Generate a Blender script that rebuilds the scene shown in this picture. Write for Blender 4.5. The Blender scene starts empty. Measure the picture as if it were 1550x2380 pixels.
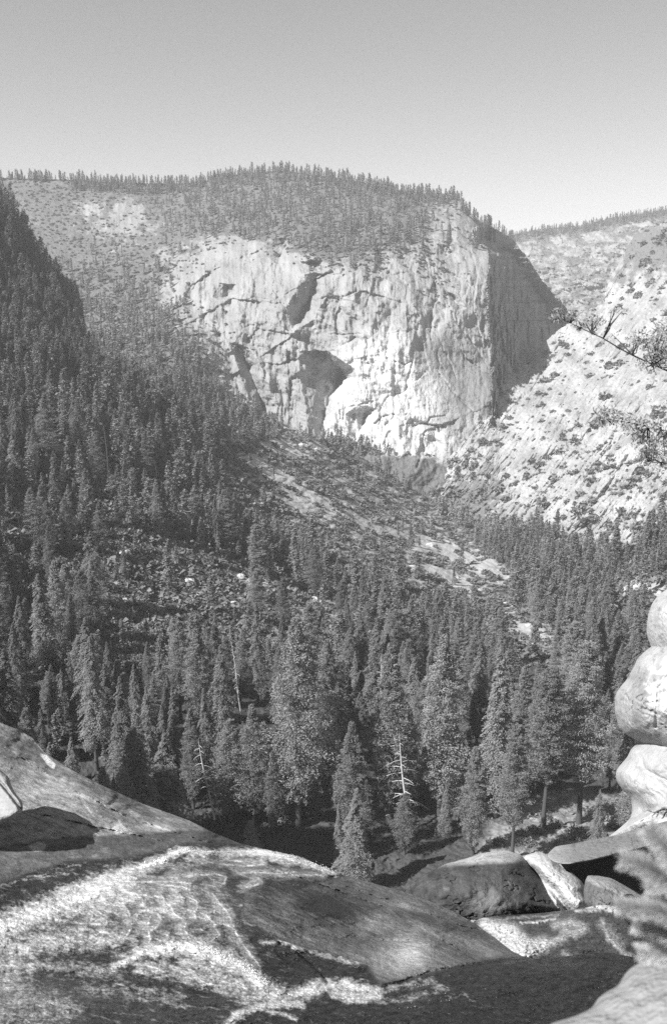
import bpy, math, time
import numpy as np
T0 = time.time()
RNG = np.random.default_rng(7)
SC = bpy.context.scene
COL = SC.collection
R = math.radians

HAZE = 0.82e-4; SKYW = (0.55, 0.40, 0.05); SKYS = 0.072; EXPO = 1.22; DENOISE = False
# ------------------------------------------------------------------ camera geometry
PITCH = R(12.5); FL = 2260.0; CU, CV = 775.0, 1190.0
def ray(u, v):
    x = (np.asarray(u, float) - CU) / FL; zc = -(np.asarray(v, float) - CV) / FL
    return x, math.cos(PITCH) + zc * math.sin(PITCH), -math.sin(PITCH) + zc * math.cos(PITCH)
def at(u, v, Y):
    x, y, z = ray(u, v); k = np.asarray(Y, float) / y
    return np.stack(np.broadcast_arrays(x * k, y * k, z * k), -1)
def proj(p):
    p = np.asarray(p, float)
    d = p[..., 1] * math.cos(PITCH) - p[..., 2] * math.sin(PITCH)
    up = p[..., 1] * math.sin(PITCH) + p[..., 2] * math.cos(PITCH)
    return CU + FL * p[..., 0] / d, CV - FL * up / d

# ------------------------------------------------------------------ noise
_P = np.random.default_rng(3).permutation(1024)
_P = np.concatenate([_P, _P, _P, _P])
_G = np.random.default_rng(4).normal(size=(1024, 3)); _G /= np.linalg.norm(_G, axis=1)[:, None]
_G2 = np.stack([np.cos(np.arange(256) * 2.39996), np.sin(np.arange(256) * 2.39996)], -1).astype(np.float32) * 1.25
_PI = (_P & 1023).astype(np.int32)
def perlin(x, y, z=0.0):
    x = np.asarray(x, np.float32); y = np.asarray(y, np.float32); f = lambda t: t * t * t * (t * (t * 6 - 15) + 10)
    if np.ndim(z) == 0:      # flat noise, z picks the sheet
        x, y = np.broadcast_arrays(x, y); s_ = int(round(float(z) * 97.0)) * 131
        xi = np.floor(x); yi = np.floor(y); xf = x - xi; yf = y - yi; xi = xi.astype(np.int32) + s_; yi = yi.astype(np.int32)
        p0 = _PI.take(xi & 1023); p1 = _PI.take((xi + 1) & 1023); a = f(xf); b = f(yf)
        def g(p, dy, fx, fy):
            h = _PI.take((p + yi + dy) & 1023) & 255; return _G2[:, 0].take(h) * fx + _G2[:, 1].take(h) * fy
        n00 = g(p0, 0, xf, yf); n10 = g(p1, 0, xf - 1, yf); n01 = g(p0, 1, xf, yf - 1); n11 = g(p1, 1, xf - 1, yf - 1)
        u0 = n00 + (n10 - n00) * a; u1 = n01 + (n11 - n01) * a; return u0 + (u1 - u0) * b
    x, y, z = np.broadcast_arrays(x, y, np.asarray(z, np.float32))
    xi = np.floor(x).astype(int); yi = np.floor(y).astype(int); zi = np.floor(z).astype(int)
    xf = x - xi; yf = y - yi; zf = z - zi
    a, b, c = f(xf), f(yf), f(zf)
    def g(dx, dy, dz):
        h = _P[(_P[(_P[(xi + dx) & 1023] + yi + dy) & 1023] + zi + dz) & 1023]
        gr = _G[h]
        return gr[..., 0] * (xf - dx) + gr[..., 1] * (yf - dy) + gr[..., 2] * (zf - dz)
    l = lambda p, q, t: p + (q - p) * t
    return 1.6 * l(l(l(g(0,0,0), g(1,0,0), a), l(g(0,1,0), g(1,1,0), a), b),
             l(l(g(0,0,1), g(1,0,1), a), l(g(0,1,1), g(1,1,1), a), b), c)
def fbm(x, y, z=0.0, o=4, g=0.5, ridged=False):
    s = 0.0; a = 1.0; k = 1.0; n = 0.0
    for i in range(o):
        p = perlin(x * k + 13.1 * i, y * k + 7.7 * i, (z + 1.7 * i) if np.ndim(z) == 0 else z * k + 3.3 * i)
        if ridged: p = 1 - 2 * np.abs(p)
        s = s + a * p; n += a; a *= g; k *= 2.03
    return s / n
def sstep(a, b, x):
    t = np.clip((x - a) / (b - a), 0, 1); return t * t * (3 - 2 * t)

# ------------------------------------------------------------------ drawing helpers in map space
def rbf(pts, c=70.0, log=True):
    P = np.array(pts, float); Q = P[:, :2]; w = np.log(P[:, 2]) if log else P[:, 2]
    ph = lambda a, b: np.sqrt(((a[:, None, :] - b[None, :, :]) ** 2).sum(-1) + c * c)
    n = len(Q); A = np.zeros((n + 3, n + 3)); A[:n, :n] = ph(Q, Q)
    A[:n, n] = 1; A[:n, n+1:] = Q / 1000; A[n, :n] = 1; A[n+1:, :n] = Q.T / 1000
    s = np.linalg.solve(A, np.concatenate([w, np.zeros(3)]))
    def f(u, v):
        u, v = np.broadcast_arrays(np.asarray(u, float), np.asarray(v, float))
        o = s[n] + s[n+1] * u / 1000 + s[n+2] * v / 1000
        for i in range(n): o = o + s[i] * np.sqrt((u - Q[i, 0]) ** 2 + (v - Q[i, 1]) ** 2 + c * c)
        return np.exp(o) if log else o
    return f
def curve(pts):
    a = np.array(pts, float); return lambda u: np.interp(u, a[:, 0], a[:, 1])
def dline(u, v, pts, M=130.0):
    """distance to a polyline (1e9 where farther than M from its box)"""
    u = np.asarray(u, float); v = np.asarray(v, float); shp = np.broadcast(u, v).shape; u, v = np.broadcast_arrays(u, v)
    xs = [p[0] for p in pts]; ys = [p[1] for p in pts]
    m = ((u > min(xs) - M) & (u < max(xs) + M) & (v > min(ys) - M) & (v < max(ys) + M)).ravel()
    idx = np.nonzero(m)[0]; D = np.full(m.shape, 1e9); d = np.full(len(idx), 1e9); uu = u.ravel()[idx]; vv = v.ravel()[idx]
    for i in range(len(pts) - 1):
        ax, ay = pts[i][:2]; bx, by = pts[i+1][:2]; dx, dy = bx - ax, by - ay; L = dx*dx + dy*dy + 1e-9
        t = np.clip(((uu - ax) * dx + (vv - ay) * dy) / L, 0, 1)
        d = np.minimum(d, (uu - ax - t * dx) ** 2 + (vv - ay - t * dy) ** 2)
    D[idx] = np.sqrt(d); return D.reshape(shp), None
def inpoly(u, v, poly):
    u = np.asarray(u, float); v = np.asarray(v, float); c = np.zeros(np.broadcast(u, v).shape, bool); n = len(poly)
    for i in range(n):
        x1, y1 = poly[i]; x2, y2 = poly[(i + 1) % n]
        if y1 == y2: continue
        m = ((y1 > v) != (y2 > v)) & (u < (x2 - x1) * (v - y1) / (y2 - y1) + x1); c ^= m
    return c
def softpoly(u, v, poly, w):
    """1 inside, fading out over w units"""
    m = inpoly(u, v, poly); d, _ = dline(u, v, list(poly) + [poly[0]])
    return np.where(m, 1.0, np.clip(1 - d / w, 0, 1))
def amap(rows, u0, du, v0, dv):
    A = np.array([[int(ch) for ch in r.replace(' ', '')] for r in rows], float) / 9
    def f(u, v):
        x = np.clip((np.asarray(u, float) - u0) / du, 0, A.shape[1] - 1.001); y = np.clip((np.asarray(v, float) - v0) / dv, 0, A.shape[0] - 1.001)
        i = x.astype(int); j = y.astype(int); a = x - i; b = y - j
        return (A[j, i] * (1-a) + A[j, i+1] * a) * (1-b) + (A[j+1, i] * (1-a) + A[j+1, i+1] * a) * b
    return f
def bounds(v, poly):
    lo = np.full(np.shape(v), 1e9); hi = np.full(np.shape(v), -1e9); n = len(poly)
    for i in range(n):
        x1, y1 = poly[i]; x2, y2 = poly[(i + 1) % n]
        if y1 == y2: continue
        m = (v >= min(y1, y2)) & (v <= max(y1, y2)); x = (x2 - x1) * (v - y1) / (y2 - y1) + x1
        lo = np.where(m & (x < lo), x, lo); hi = np.where(m & (x > hi), x, hi)
    return lo, hi
def gully(u, v, poly, slope, mpu, ret=0.5):
    """recess whose left wall turns away to the right; returns metres of extra depth"""
    lo, hi = bounds(v, poly); ok = hi > lo
    vs_ = [p[1] for p in poly]; v0_, v1_ = min(vs_), max(vs_)
    w = np.where(ok, hi - lo, 1); A = slope * mpu * w * (0.4 + 0.6 * sstep(v0_, v0_ + 0.3 * (v1_ - v0_), v))
    a = np.clip((u - lo) / w, 0, 1) * A
    b = A * np.clip(1 - (u - hi) / (w * ret + 6), 0, 1)
    return np.where(ok, np.where(u <= hi, a, b), 0)

# ------------------------------------------------------------------ mesh helpers
def mesh(name, V, F, mat=None, attrs=None, smooth=True):
    """F: (n,4) quads or (n,3) tris"""
    V = np.asarray(V, np.float32).reshape(-1, 3); F = np.asarray(F, np.int32); k = F.shape[1]
    me = bpy.data.meshes.new(name)
    me.vertices.add(len(V)); me.vertices.foreach_set('co', V.ravel())
    me.loops.add(F.size); me.loops.foreach_set('vertex_index', F.ravel())
    me.polygons.add(len(F)); me.polygons.foreach_set('loop_start', np.arange(0, F.size, k, dtype=np.int32))
    me.polygons.foreach_set('loop_total', np.full(len(F), k, np.int32))
    me.polygons.foreach_set('use_smooth', np.full(len(F), smooth, bool))
    for n, a in (attrs or {}).items():
        a = np.asarray(a, np.float32).ravel()
        at_ = me.attributes.new(n, 'FLOAT', 'POINT' if len(a) == len(V) else 'FACE'); at_.data.foreach_set('value', a)
    me.update(); me.validate()
    if mat: me.materials.append(mat)
    return me
def obj(name, me, parent=None, loc=(0, 0, 0)):
    o = bpy.data.objects.new(name, me); COL.objects.link(o); o.location = loc
    if parent: o.parent = parent
    return o
def tag(o, label=None, cat=None, group=None, kind=None):
    if label: o['label'] = label
    if cat: o['category'] = cat
    if group: o['group'] = group
    if kind: o['kind'] = kind
    return o
def empty(name, loc, rz=0, sc=1.0):
    o = bpy.data.objects.new(name, None); COL.objects.link(o); o.location = loc; o.rotation_euler = (0, 0, rz); o.scale = (sc,) * 3
    o.empty_display_size = 1; return o
def gridf(nr, nc):
    i = np.arange(nr * nc).reshape(nr, nc)
    return np.stack([i[:-1, :-1], i[1:, :-1], i[1:, 1:], i[:-1, 1:]], -1).reshape(-1, 4)
def sheet(u0, u1, nu, vtop, vbot, nv, depth, back=(60, 120, 240, 480), fall=0.5, g=1.0):
    u = np.linspace(u0, u1, nu); t = np.linspace(0, 1, nv)[:, None] ** g
    U = np.broadcast_to(u, (nv, nu)).copy(); V = vtop(u)[None] + (vbot(u) - vtop(u))[None] * t
    Y = depth(U, V); P = at(U, V, Y)
    rows = []
    for b in back[::-1]:
        q = P[0].copy(); k = (Y[0] + b) / Y[0]; q[:, 0] *= k; q[:, 1] *= k; q[:, 2] = q[:, 2] - b * fall - np.maximum(0, -q[:, 2]) * (k - 1)
        rows.append(q)
    nb = len(rows)
    P2 = np.concatenate([np.array(rows), P]) if nb else P
    ex = lambda A: np.concatenate([np.repeat(A[:1], nb, 0), A]) if nb else A
    return P2, ex(U), ex(V), ex(Y)

# ------------------------------------------------------------------ materials
def new_mat(name):
    m = bpy.data.materials.new(name); m.use_nodes = True; nt = m.node_tree
    return m, nt, nt.nodes, nt.links, nt.nodes['Principled BSDF']
def math_(nt, op, a, b=None, clamp=False):
    n = nt.nodes.new('ShaderNodeMath'); n.operation = op; n.use_clamp = clamp
    for i, s in enumerate([a, b]):
        if s is None: continue
        if isinstance(s, (int, float)): n.inputs[i].default_value = s
        else: nt.links.new(s, n.inputs[i])
    return n.outputs[0]
def noise_(nt, scale, detail=4, rough=0.6, stretch=None, warp=0.0):
    tc = nt.nodes.new('ShaderNodeNewGeometry'); src = tc.outputs['Position']
    if stretch:
        mp = nt.nodes.new('ShaderNodeMapping'); mp.inputs['Scale'].default_value = stretch; nt.links.new(src, mp.inputs[0]); src = mp.outputs[0]
    n = nt.nodes.new('ShaderNodeTexNoise'); n.inputs['Scale'].default_value = scale; n.inputs['Detail'].default_value = detail
    n.inputs['Roughness'].default_value = rough; n.inputs['Distortion'].default_value = warp; nt.links.new(src, n.inputs['Vector']); return n.outputs['Fac']
def ramp_(nt, src, a, b, lo=0.0, hi=1.0):
    n = nt.nodes.new('ShaderNodeMapRange'); nt.links.new(src, n.inputs[0])
    for i, x in enumerate((a, b, lo, hi)): n.inputs[i + 1].default_value = x
    return n.outputs[0]
def attr_(nt, name):
    n = nt.nodes.new('ShaderNodeAttribute'); n.attribute_name = name; return n.outputs['Fac']
def gray_(nt, val, sock):
    n = nt.nodes.new('ShaderNodeCombineColor')
    for i in range(3): nt.links.new(val, n.inputs[i])
    nt.links.new(n.outputs[0], sock)
def bump_(nt, h, strength, dist, bsdf):
    b = nt.nodes.new('ShaderNodeBump'); b.inputs['Strength'].default_value = strength; b.inputs['Distance'].default_value = dist
    nt.links.new(h, b.inputs['Height']); nt.links.new(b.outputs[0], bsdf.inputs['Normal'])

def rock_mat(name, base_attr, s1, s2, s3, bstr, bdist, rough=0.85, contrast=0.35, spec=0.25, veg=False, stretch=None, gloss_attr=None):
    m, nt, N, L, B = new_mat(name)
    n1 = noise_(nt, s1, 5, 0.62, stretch, 0.4); n2 = noise_(nt, s2, 4, 0.65, stretch); n3 = noise_(nt, s3, 2, 0.7)
    k = math_(nt, 'ADD', math_(nt, 'MULTIPLY', math_(nt, 'SUBTRACT', n1, 0.5), contrast * 1.6), math_(nt, 'MULTIPLY', math_(nt, 'SUBTRACT', n2, 0.5), contrast * 1.4))
    k = math_(nt, 'ADD', k, math_(nt, 'MULTIPLY', math_(nt, 'SUBTRACT', n3, 0.5), contrast))
    k = math_(nt, 'ADD', k, 1.0)
    base = attr_(nt, base_attr) if base_attr else None
    v = math_(nt, 'MULTIPLY', k, base if base is not None else 0.4)
    v = math_(nt, 'MAXIMUM', v, 0.015); v = math_(nt, 'MINIMUM', v, 0.85)
    gray_(nt, v, B.inputs['Base Color'])
    B.inputs['Roughness'].default_value = rough; B.inputs['Specular IOR Level'].default_value = spec
    if gloss_attr:
        L.new(ramp_(nt, attr_(nt, gloss_attr), 0, 1, rough, 0.28), B.inputs['Roughness'])
    h = math_(nt, 'ADD', n2, math_(nt, 'MULTIPLY', n1, 1.5)); h = math_(nt, 'ADD', h, math_(nt, 'MULTIPLY', n3, 0.35))
    bump_(nt, h, bstr, bdist, B)
    return m
def foliage_mat(name, base, var=0.9):
    m, nt, N, L, B = new_mat(name)
    oi = N.new('ShaderNodeObjectInfo')
    k = math_(nt, 'ADD', math_(nt, 'MULTIPLY', oi.outputs['Random'], 0.45), 0.78)
    r = math_(nt, 'ADD', math_(nt, 'MULTIPLY', attr_(nt, 'rnd'), var), 1 - var / 2)
    v = math_(nt, 'MULTIPLY', math_(nt, 'MULTIPLY', k, r), base)
    gray_(nt, v, B.inputs['Base Color']); B.inputs['Roughness'].default_value = 0.75; B.inputs['Specular IOR Level'].default_value = 0.2
    # a little light passes through the needles
    tr = N.new('ShaderNodeBsdfTranslucent'); gray_(nt, v, tr.inputs['Color'])
    mx = N.new('ShaderNodeMixShader'); mx.inputs[0].default_value = 0.18
    L.new(B.outputs[0], mx.inputs[1]); L.new(tr.outputs[0], mx.inputs[2]); L.new(mx.outputs[0], N['Material Output'].inputs['Surface'])
    return m
def plain_mat(name, base, s, contrast=0.4, rough=0.8, bd=0.01, stretch=None):
    m, nt, N, L, B = new_mat(name)
    n1 = noise_(nt, s, 5, 0.65, stretch)
    v = math_(nt, 'MULTIPLY', math_(nt, 'ADD', math_(nt, 'MULTIPLY', math_(nt, 'SUBTRACT', n1, 0.5), contrast * 2), 1), base)
    gray_(nt, v, B.inputs['Base Color']); B.inputs['Roughness'].default_value = rough; B.inputs['Specular IOR Level'].default_value = 0.25
    bump_(nt, n1, 0.8, bd, B); return m

M_CLIFF = rock_mat('cliff_granite', 'tone', 0.012, 0.05, 0.22, 0.9, 6.0, contrast=0.20, stretch=(1, 1, 0.55))
M_SLOPE = rock_mat('valley_ground', 'tone', 0.02, 0.09, 0.5, 0.8, 2.0, contrast=0.35)
M_LEDGE = rock_mat('wet_granite', 'tone', 0.8, 5.0, 55.0, 1.0, 0.07, contrast=0.7, gloss_attr='wet')
M_BOULD = rock_mat('boulder_granite', 'tone', 1.1, 6.0, 40.0, 0.9, 0.05, contrast=0.3)
M_NEEDLE = foliage_mat('conifer_needles', 0.215, 0.5)
M_BRUSH = foliage_mat('brush_leaves', 0.19)
M_BARK = plain_mat('bark', 0.07, 3.0)
M_SNAG = plain_mat('weathered_dead_wood', 0.5, 4.0, 0.3)
M_NEAR = foliage_mat('near_needles', 0.42, 0.4)
M_OAKLEAF = foliage_mat('near_oak_leaves', 0.27, 0.8)
M_TWIG = plain_mat('twig_bark', 0.05, 40.0, bd=0.002)

# ------------------------------------------------------------------ MOUNTAIN (far massif with the bright cliff)
vt_m = curve([(-150,418),(0,412),(60,414),(130,416),(300,424),(400,428),(470,421),(560,402),(650,395),(750,407),(850,424),(950,446),(1030,458),(1070,462),(1077,490),(1100,505),(1150,530),(1190,554),(1225,596),(1262,655),(1300,694),(1340,745),(1400,800)])
vb_m = curve([(-150,1200),(400,1180),(600,1120),(1000,1260),(1200,1200),(1400,1150)])
_vm0 = vt_m
vt_m = lambda u: _vm0(u) + np.clip((np.asarray(u, float) - 1030) / 20, 0, 1) * 7 * fbm(np.asarray(u, float) / 14, 0 * np.asarray(u, float), 6.5, 4, 0.6)
Dm = rbf([(-150,418,2750),(0,412,2750),(200,420,2750),(400,428,2800),(650,395,2850),(850,424,2700),(1000,450,2500),(1070,464,2400),
 (-150,600,2250),(0,560,2300),(150,560,2300),(300,520,2400),(450,500,2450),(600,500,2350),(750,500,2250),(900,500,2180),(1000,510,2150),(1080,540,2100),
 (0,800,1800),(200,750,1850),(350,700,1920),(450,640,1960),(560,580,2020),(700,540,2060),(850,560,1980),(950,600,1900),(1050,600,1960),(1110,620,1920),(1132,620,1925),
 (200,1000,1500),(350,900,1600),(450,800,1730),(550,720,1820),(650,650,1850),(800,650,1800),(900,700,1760),(1000,700,1800),(1100,720,1825),(1130,760,1820),(1140,850,1765),
 (500,950,1640),(600,900,1700),(700,850,1720),(650,1000,1650),(750,800,1740),(850,850,1680),(950,850,1690),(1050,850,1740),(750,1020,1620),(850,1060,1580),(950,900,1660),
 (950,1100,1550),(1050,1000,1620),(1000,1200,1520),(600,1120,1560),(-150,1200,1400),(400,1180,1400),
 (1165,600,2000),(1165,750,1850),(1200,620,2080),(1200,750,1920),(1225,820,1850),(1250,680,2300),(1290,700,2400),(1260,780,2200),(1330,760,2500),(1150,535,2400),(1190,556,2500),(1400,900,2500),(1200,900,1720),(1200,1200,1500)], c=28)
GUL = [  # dark faces: (outline, slope, return)
 ([(700,638),(735,633),(725,683),(700,738),(670,773),(650,748),(665,713),(685,683)], 1.5, 0.5),
 ([(622,556),(666,551),(646,613),(615,595)], 1.4, 0.4),
 ([(530,793),(555,808),(580,863),(600,913),(612,943),(610,985),(592,975),(575,915),(553,853)], 1.8, 1.0),
 ([(693,815),(712,822),(735,812),(760,832),(787,858),(791,877),(781,900),(767,919),(758,946),(750,980),(741,1030),(720,1030),(712,984),(712,946),(702,908),(697,870)], 1.5, 0.35),
 ([(804,961),(830,942),(853,950),(842,992),(823,1015),(819,1045),(807,1045),(811,1007)], 1.2, 0.5),
 ([(499,655),(529,660),(529,687),(512,697),(495,690)], 1.3, 0.5),
 ([(1029,668),(1049,688),(1070,716),(1060,724),(1040,698)], 1.7, 0.6),
 ([(1038,515),(1047,512),(1048,560),(1040,575)], 2.0, 0.8),
 ([(950,505),(958,520),(957,560),(949,580)], 1.4, 1.5),
 ([(1118,730),(1126,790),(1134,835),(1128,835),(1115,790)], 1.2, 0.8),
 ([(1020,560),(1032,575),(1026,600),(1014,590)], 1.2, 1.0),
 ([(745,905),(758,890),(752,925)], 1.2, 0.5),
 ([(845,560),(853,556),(850,590),(843,596)], 1.0, 1.0),
 ([(690,608),(730,600),(738,628),(700,636)], 0.9, 0.4),
 ([(800,735),(818,740),(822,785),(806,800)], 0.8, 0.7),
 ([(428,660),(440,655),(446,690),(434,700)], 1.2, 0.6),
 ([(465,640),(480,632),(476,670),(462,684)], 1.2, 0.6)]
STEP = [  # ledges: the face on the right-hand side of each line is set back (line, metres, fading width)
 ([(735,645),(790,617),(850,590),(882,562),(940,577),(992,604)], 34, 60), ([(655,795),(700,765),(735,722),(762,690),(800,692),(845,674),(905,692)], 30, 55),
 ([(638,645),(646,600),(672,560),(700,540),(728,536),(752,550)], -26, 40), ([(425,695),(468,642),(540,602),(622,572)], 32, 50), ([(445,745),(540,692),(642,702)], 26, 45),
 ([(1010,590),(1012,640),(1022,700),(1042,760),(1082,832),(1135,870)], -30, 60), ([(790,850),(832,830),(880,822),(932,842)], 18, 30), ([(960,1085),(985,1002),(1062,972)], 24, 50),
 ([(1012,640),(1022,610),(1046,560),(1040,482)], 34, 45), ([(1062,600),(1090,660),(1072,722)], -18, 35), ([(852,700),(872,640),(870,562)], 24, 45), ([(556,800),(600,762),(662,772)], 24, 40),
 ([(668,1000),(672,900),(664,800)], 22, 30), ([(622,960),(618,880),(600,830)], 18, 26), ([(852,1050),(846,960),(856,860),(850,800)], 14, 22), ([(905,1080),(900,1020)], 12, 20), ([(782,800),(776,740),(790,705)], 20, 30), ([(716,700),(720,650)], 14, 22), ([(946,760),(940,690),(952,640)], 16, 26), ([(1076,830),(1070,760)], 12, 24), ([(590,760),(596,700),(586,640)], 18, 30), ([(520,770),(516,715)], 16, 26),
 ([(560,860),(600,840),(650,845),(690,830)], 22, 40), ([(830,940),(880,925),(900,960),(890,1010)], 16, 40), ([(770,560),(840,540),(900,550)], 18, 40), ([(985,800),(1000,860),(950,900),(944,960)], 18, 50),
 ([(650,700),(610,640),(640,600)], 18, 40), ([(880,1060),(900,1000),(960,975),(1020,985)], 14, 40), ([(1090,560),(1110,640),(1100,720),(1120,790)], -22, 40), ([(900,620),(950,660),(1000,690)], 20, 40)]
def sgn_line(u, v, pts):
    d = np.full(np.shape(u), 1e9); s = np.zeros(np.shape(u))
    for i in range(len(pts) - 1):
        ax, ay = pts[i]; bx, by = pts[i+1]; dx, dy = bx - ax, by - ay; t = np.clip(((u - ax) * dx + (v - ay) * dy) / (dx*dx + dy*dy), 0, 1)
        e = np.hypot(u - ax - t * dx, v - ay - t * dy); m = e < d; d = np.where(m, e, d); s = np.where(m, np.sign(dx * (v - ay) - dy * (u - ax)), s)
    return d * s
def recess(U, V):
    ul = np.interp(V, [532, 566, 576, 620, 637, 700, 788, 849], [1093, 1106, 1131, 1137, 1130, 1133, 1135, 1140]) + 11 * fbm(V / 26, V * 0, 2.9, 5, 0.65)
    ue = np.interp(V, [524, 552, 596, 655, 694, 745], [1150, 1190, 1225, 1262, 1300, 1340])
    wd = np.where(V < 745, 10 + 40 * np.clip(0.5 + fbm(V / 15, V * 0, 17.3, 3), 0, 1), 0)
    ur = np.maximum(ue - wd, ul + 8); a = np.clip((U - ul) / (ur - ul), 0, 1)
    # the back of the side valley: wall swings away, then ribs turn back to the light
    return sstep(524, 560, V) * (650 * a - 6.0 * np.clip(U - ur, 0, 200)) * (1 - 0.0 * V)
CRK = [  # cracks and ledges: (polyline, half width, depth)
 ([(945,845),(960,838),(952,870),(946,888),(944,900)], 2.2, 9), ([(944,900),(938,912),(920,915)], 2, 6), ([(988,985),(1000,972),(1020,966),(1035,966)], 2.0, 8),
 ([(960,990),(985,984),(1015,990),(1022,1002)], 2.6, 12), ([(968,1085),(976,1070),(978,1060)], 3, 10), ([(880,958),(895,930),(905,920)], 1.8, 7), ([(870,985),(890,968),(915,962)], 2, 8),
 ([(895,990),(915,967)], 1.8, 6), ([(1000,760),(1022,790),(1045,840),(1060,880)], 1.6, 5), ([(1028,660),(1055,740),(1100,800),(1140,860)], 2, 7), ([(1022,870),(1060,920),(1105,960)], 2.4, 8),
 ([(1015,820),(1020,840),(1035,862)], 1.6, 6), ([(1090,780),(1105,815),(1100,830)], 1.6, 6), ([(1070,800),(1078,835)], 1.4, 5), ([(1075,850),(1102,868)], 1.5, 6),
 ([(740,622),(800,612),(850,590),(900,575)], 2.5, 8), ([(770,640),(830,625),(900,640),(960,630)], 2.2, 7), ([(735,700),(760,690),(800,690),(830,675)], 2.8, 10), ([(750,715),(775,700),(812,698)], 2, 7),
 ([(820,720),(850,730),(885,725)], 1.6, 5), ([(560,600),(600,585),(640,572)], 2.2, 8), ([(570,615),(600,600),(625,590)], 2.0, 7), ([(480,640),(520,600),(600,605)], 2.4, 9), ([(430,690),(445,665),(470,650)], 2, 8),
 ([(650,740),(655,760),(672,770)], 2.0, 8), ([(655,905),(657,985)], 2.0, 6), ([(672,860),(676,930)], 2.0, 5), ([(630,860),(640,960)], 1.6, 4), ([(600,850),(625,930)], 1.8, 5), ([(850,855),(852,905)], 1.5, 4),
 ([(880,850),(884,900)], 1.3, 4), ([(900,860),(905,890)], 1.2, 3.5), ([(765,775),(790,778),(840,775)], 1.6, 6), ([(800,800),(825,785),(838,790)], 2, 7), ([(905,775),(960,765),(1010,760)], 2.0, 6),
 ([(1000,620),(1015,680),(1000,740),(1002,790)], 2.4, 9), ([(990,600),(1000,640)], 2.5, 9), ([(1075,660),(1088,640),(1090,620),(1080,600)], 1.6, 5), ([(1060,680),(1075,690),(1088,670)], 1.6, 5),
 ([(885,545),(890,570),(880,590)], 2, 7), ([(930,560),(960,590),(985,600)], 2.5, 8), ([(1100,540),(1085,560),(1060,555)], 2, 7), ([(760,940),(765,1000),(755,1030)], 1.8, 6), ([(790,930),(793,1000)], 1.6, 5),
 ([(840,1050),(850,1030),(846,1010)], 2, 7), ([(1056,690),(1062,745),(1085,790)], 1.6, 5), ([(560,700),(590,690),(640,700)], 1.6, 5), ([(555,745),(565,760),(590,755)], 2, 7)]
VEG_M = amap(['77799 99999 99999 99999 99900',
 '77788 78889 99999 99999 88830',
 '66663 52688 99998 88877 54220',
 '66665 43558 88888 77777 43222',
 '77776 55565 43456 77766 44433',
 '77777 66544 21224 55543 43222',
 '77777 77642 22111 33322 43220',
 '77777 77632 21120 11122 33110',
 '77777 77653 22110 01122 22110',
 '77777 77654 32210 00111 11000',
 '77777 88665 43211 10011 11000',
 '77788 88875 32211 00000 00000',
 '77788 88886 42100 00000 00000',
 '77788 88888 63100 00000 00000',
 '77788 88899 98410 00000 00000',
 '77788 88999 99863 10000 00000',
 '77788 88999 99999 97511 00011',
 '77788 88999 99999 99999 73333',
 '77788 88999 99999 99999 99666'], 0, 50, 400, 40)
def mtn_depth(U, V, full=True):
    Y = Dm(U, V)
    if not full: return Y
    mpu = 0.8
    veg = np.clip(VEG_M(U, V) + 0.25 * fbm(U / 60, V / 60, 1.7, 4), 0, 1)
    cl = 1 - sstep(0.25, 0.7, veg)
    o = np.zeros_like(U)
    wu = U + 5 * fbm(U / 18, V / 18, 5.2, 3); wv = V + 5 * fbm(U / 18, V / 18, 9.2, 3)
    for poly, s, r in GUL: o += gully(wu, wv, poly, s * 1.25, mpu, r)
    for pts, w, A in CRK:
        d, _ = dline(wu, wv, pts); o += A * np.exp(-(d / (w * 1.0)) ** 2) * 0.6
    jag = fbm(U / 90, V / 190, 2.2, 4, 0.5); rid = fbm(U / 34 + 0.3 * fbm(U / 60, V / 60, 1.2, 2), V / 150, 4.2, 4, 0.55, True)
    dd = (U * 0.8 + V * 0.6); ee = (-U * 0.6 + V * 0.8)
    slabs = fbm(dd / 60, ee / 22, 8.8, 4, 0.6, True)
    o += cl * (40 * jag + 8 * rid + 5 * slabs) * (1 - 0.7 * softpoly(U, V, [(1010,800),(1060,760),(1130,860),(1150,900),(1080,980),(1000,1000),(960,900)], 30))
    o += (0.35 + cl) * (2.2 * fbm(U / 8, V / 26, 6.1, 3) + 1.4 * fbm(U / 14, V / 9, 6.7, 3))
    o += (1 - cl) * (18 * fbm(U / 120, V / 120, 3.3, 3) + 10 * fbm(U / 30, V / 30, 7.3, 3))
    # terraces: flat benches with steep risers
    o += cl * 6 * (np.abs(((V + 25 * fbm(U / 70, V / 70, 3.9, 3) - 0.35 * U) / 46) % 1 - 0.5) * 2)
    for pts, A, wf in STEP:
        x0 = min(p[0] for p in pts) - 160; x1 = max(p[0] for p in pts) + 160; m_ = (U > x0) & (U < x1); s_ = sgn_line(wu[m_], wv[m_], pts)
        o[m_] += cl[m_] * 0.42 * A * np.clip(0.55 + 1.3 * fbm(wu[m_] / 45, wv[m_] / 45, 2.4, 3), 0.05, 1.3) * np.where(s_ * np.sign(A) > 0, np.exp(-np.abs(s_) / wf), 0) * sstep(0, 2.5, np.abs(s_))
    o += recess(U, V)
    # sunlit ribs along the falling skyline
    ue = np.interp(V, [524, 552, 596, 655, 694, 745], [1150, 1190, 1225, 1262, 1300, 1340]); du = ue - U
    wd_ = 16 + 34 * np.clip(0.5 + fbm(V / 16, V * 0, 17.3, 3), 0, 1)
    # pillars on the shaded back wall
    rb = sstep(1180, 1210, U) * (1 - sstep(0, 60, V - vt_m(U)))
    o -= rb * 60 * np.abs(fbm(U / 14, V / 60, 2.0, 2)) + (recess(U, V) > 5) * 70 * fbm(U / 16, V / 70, 2.6, 4, 0.6, True)
    return Y + o
P, U, V, Y = sheet(-150, 1400, 1000, vt_m, vb_m, 470, mtn_depth, back=(80, 200, 500), fall=0.35)
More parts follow.
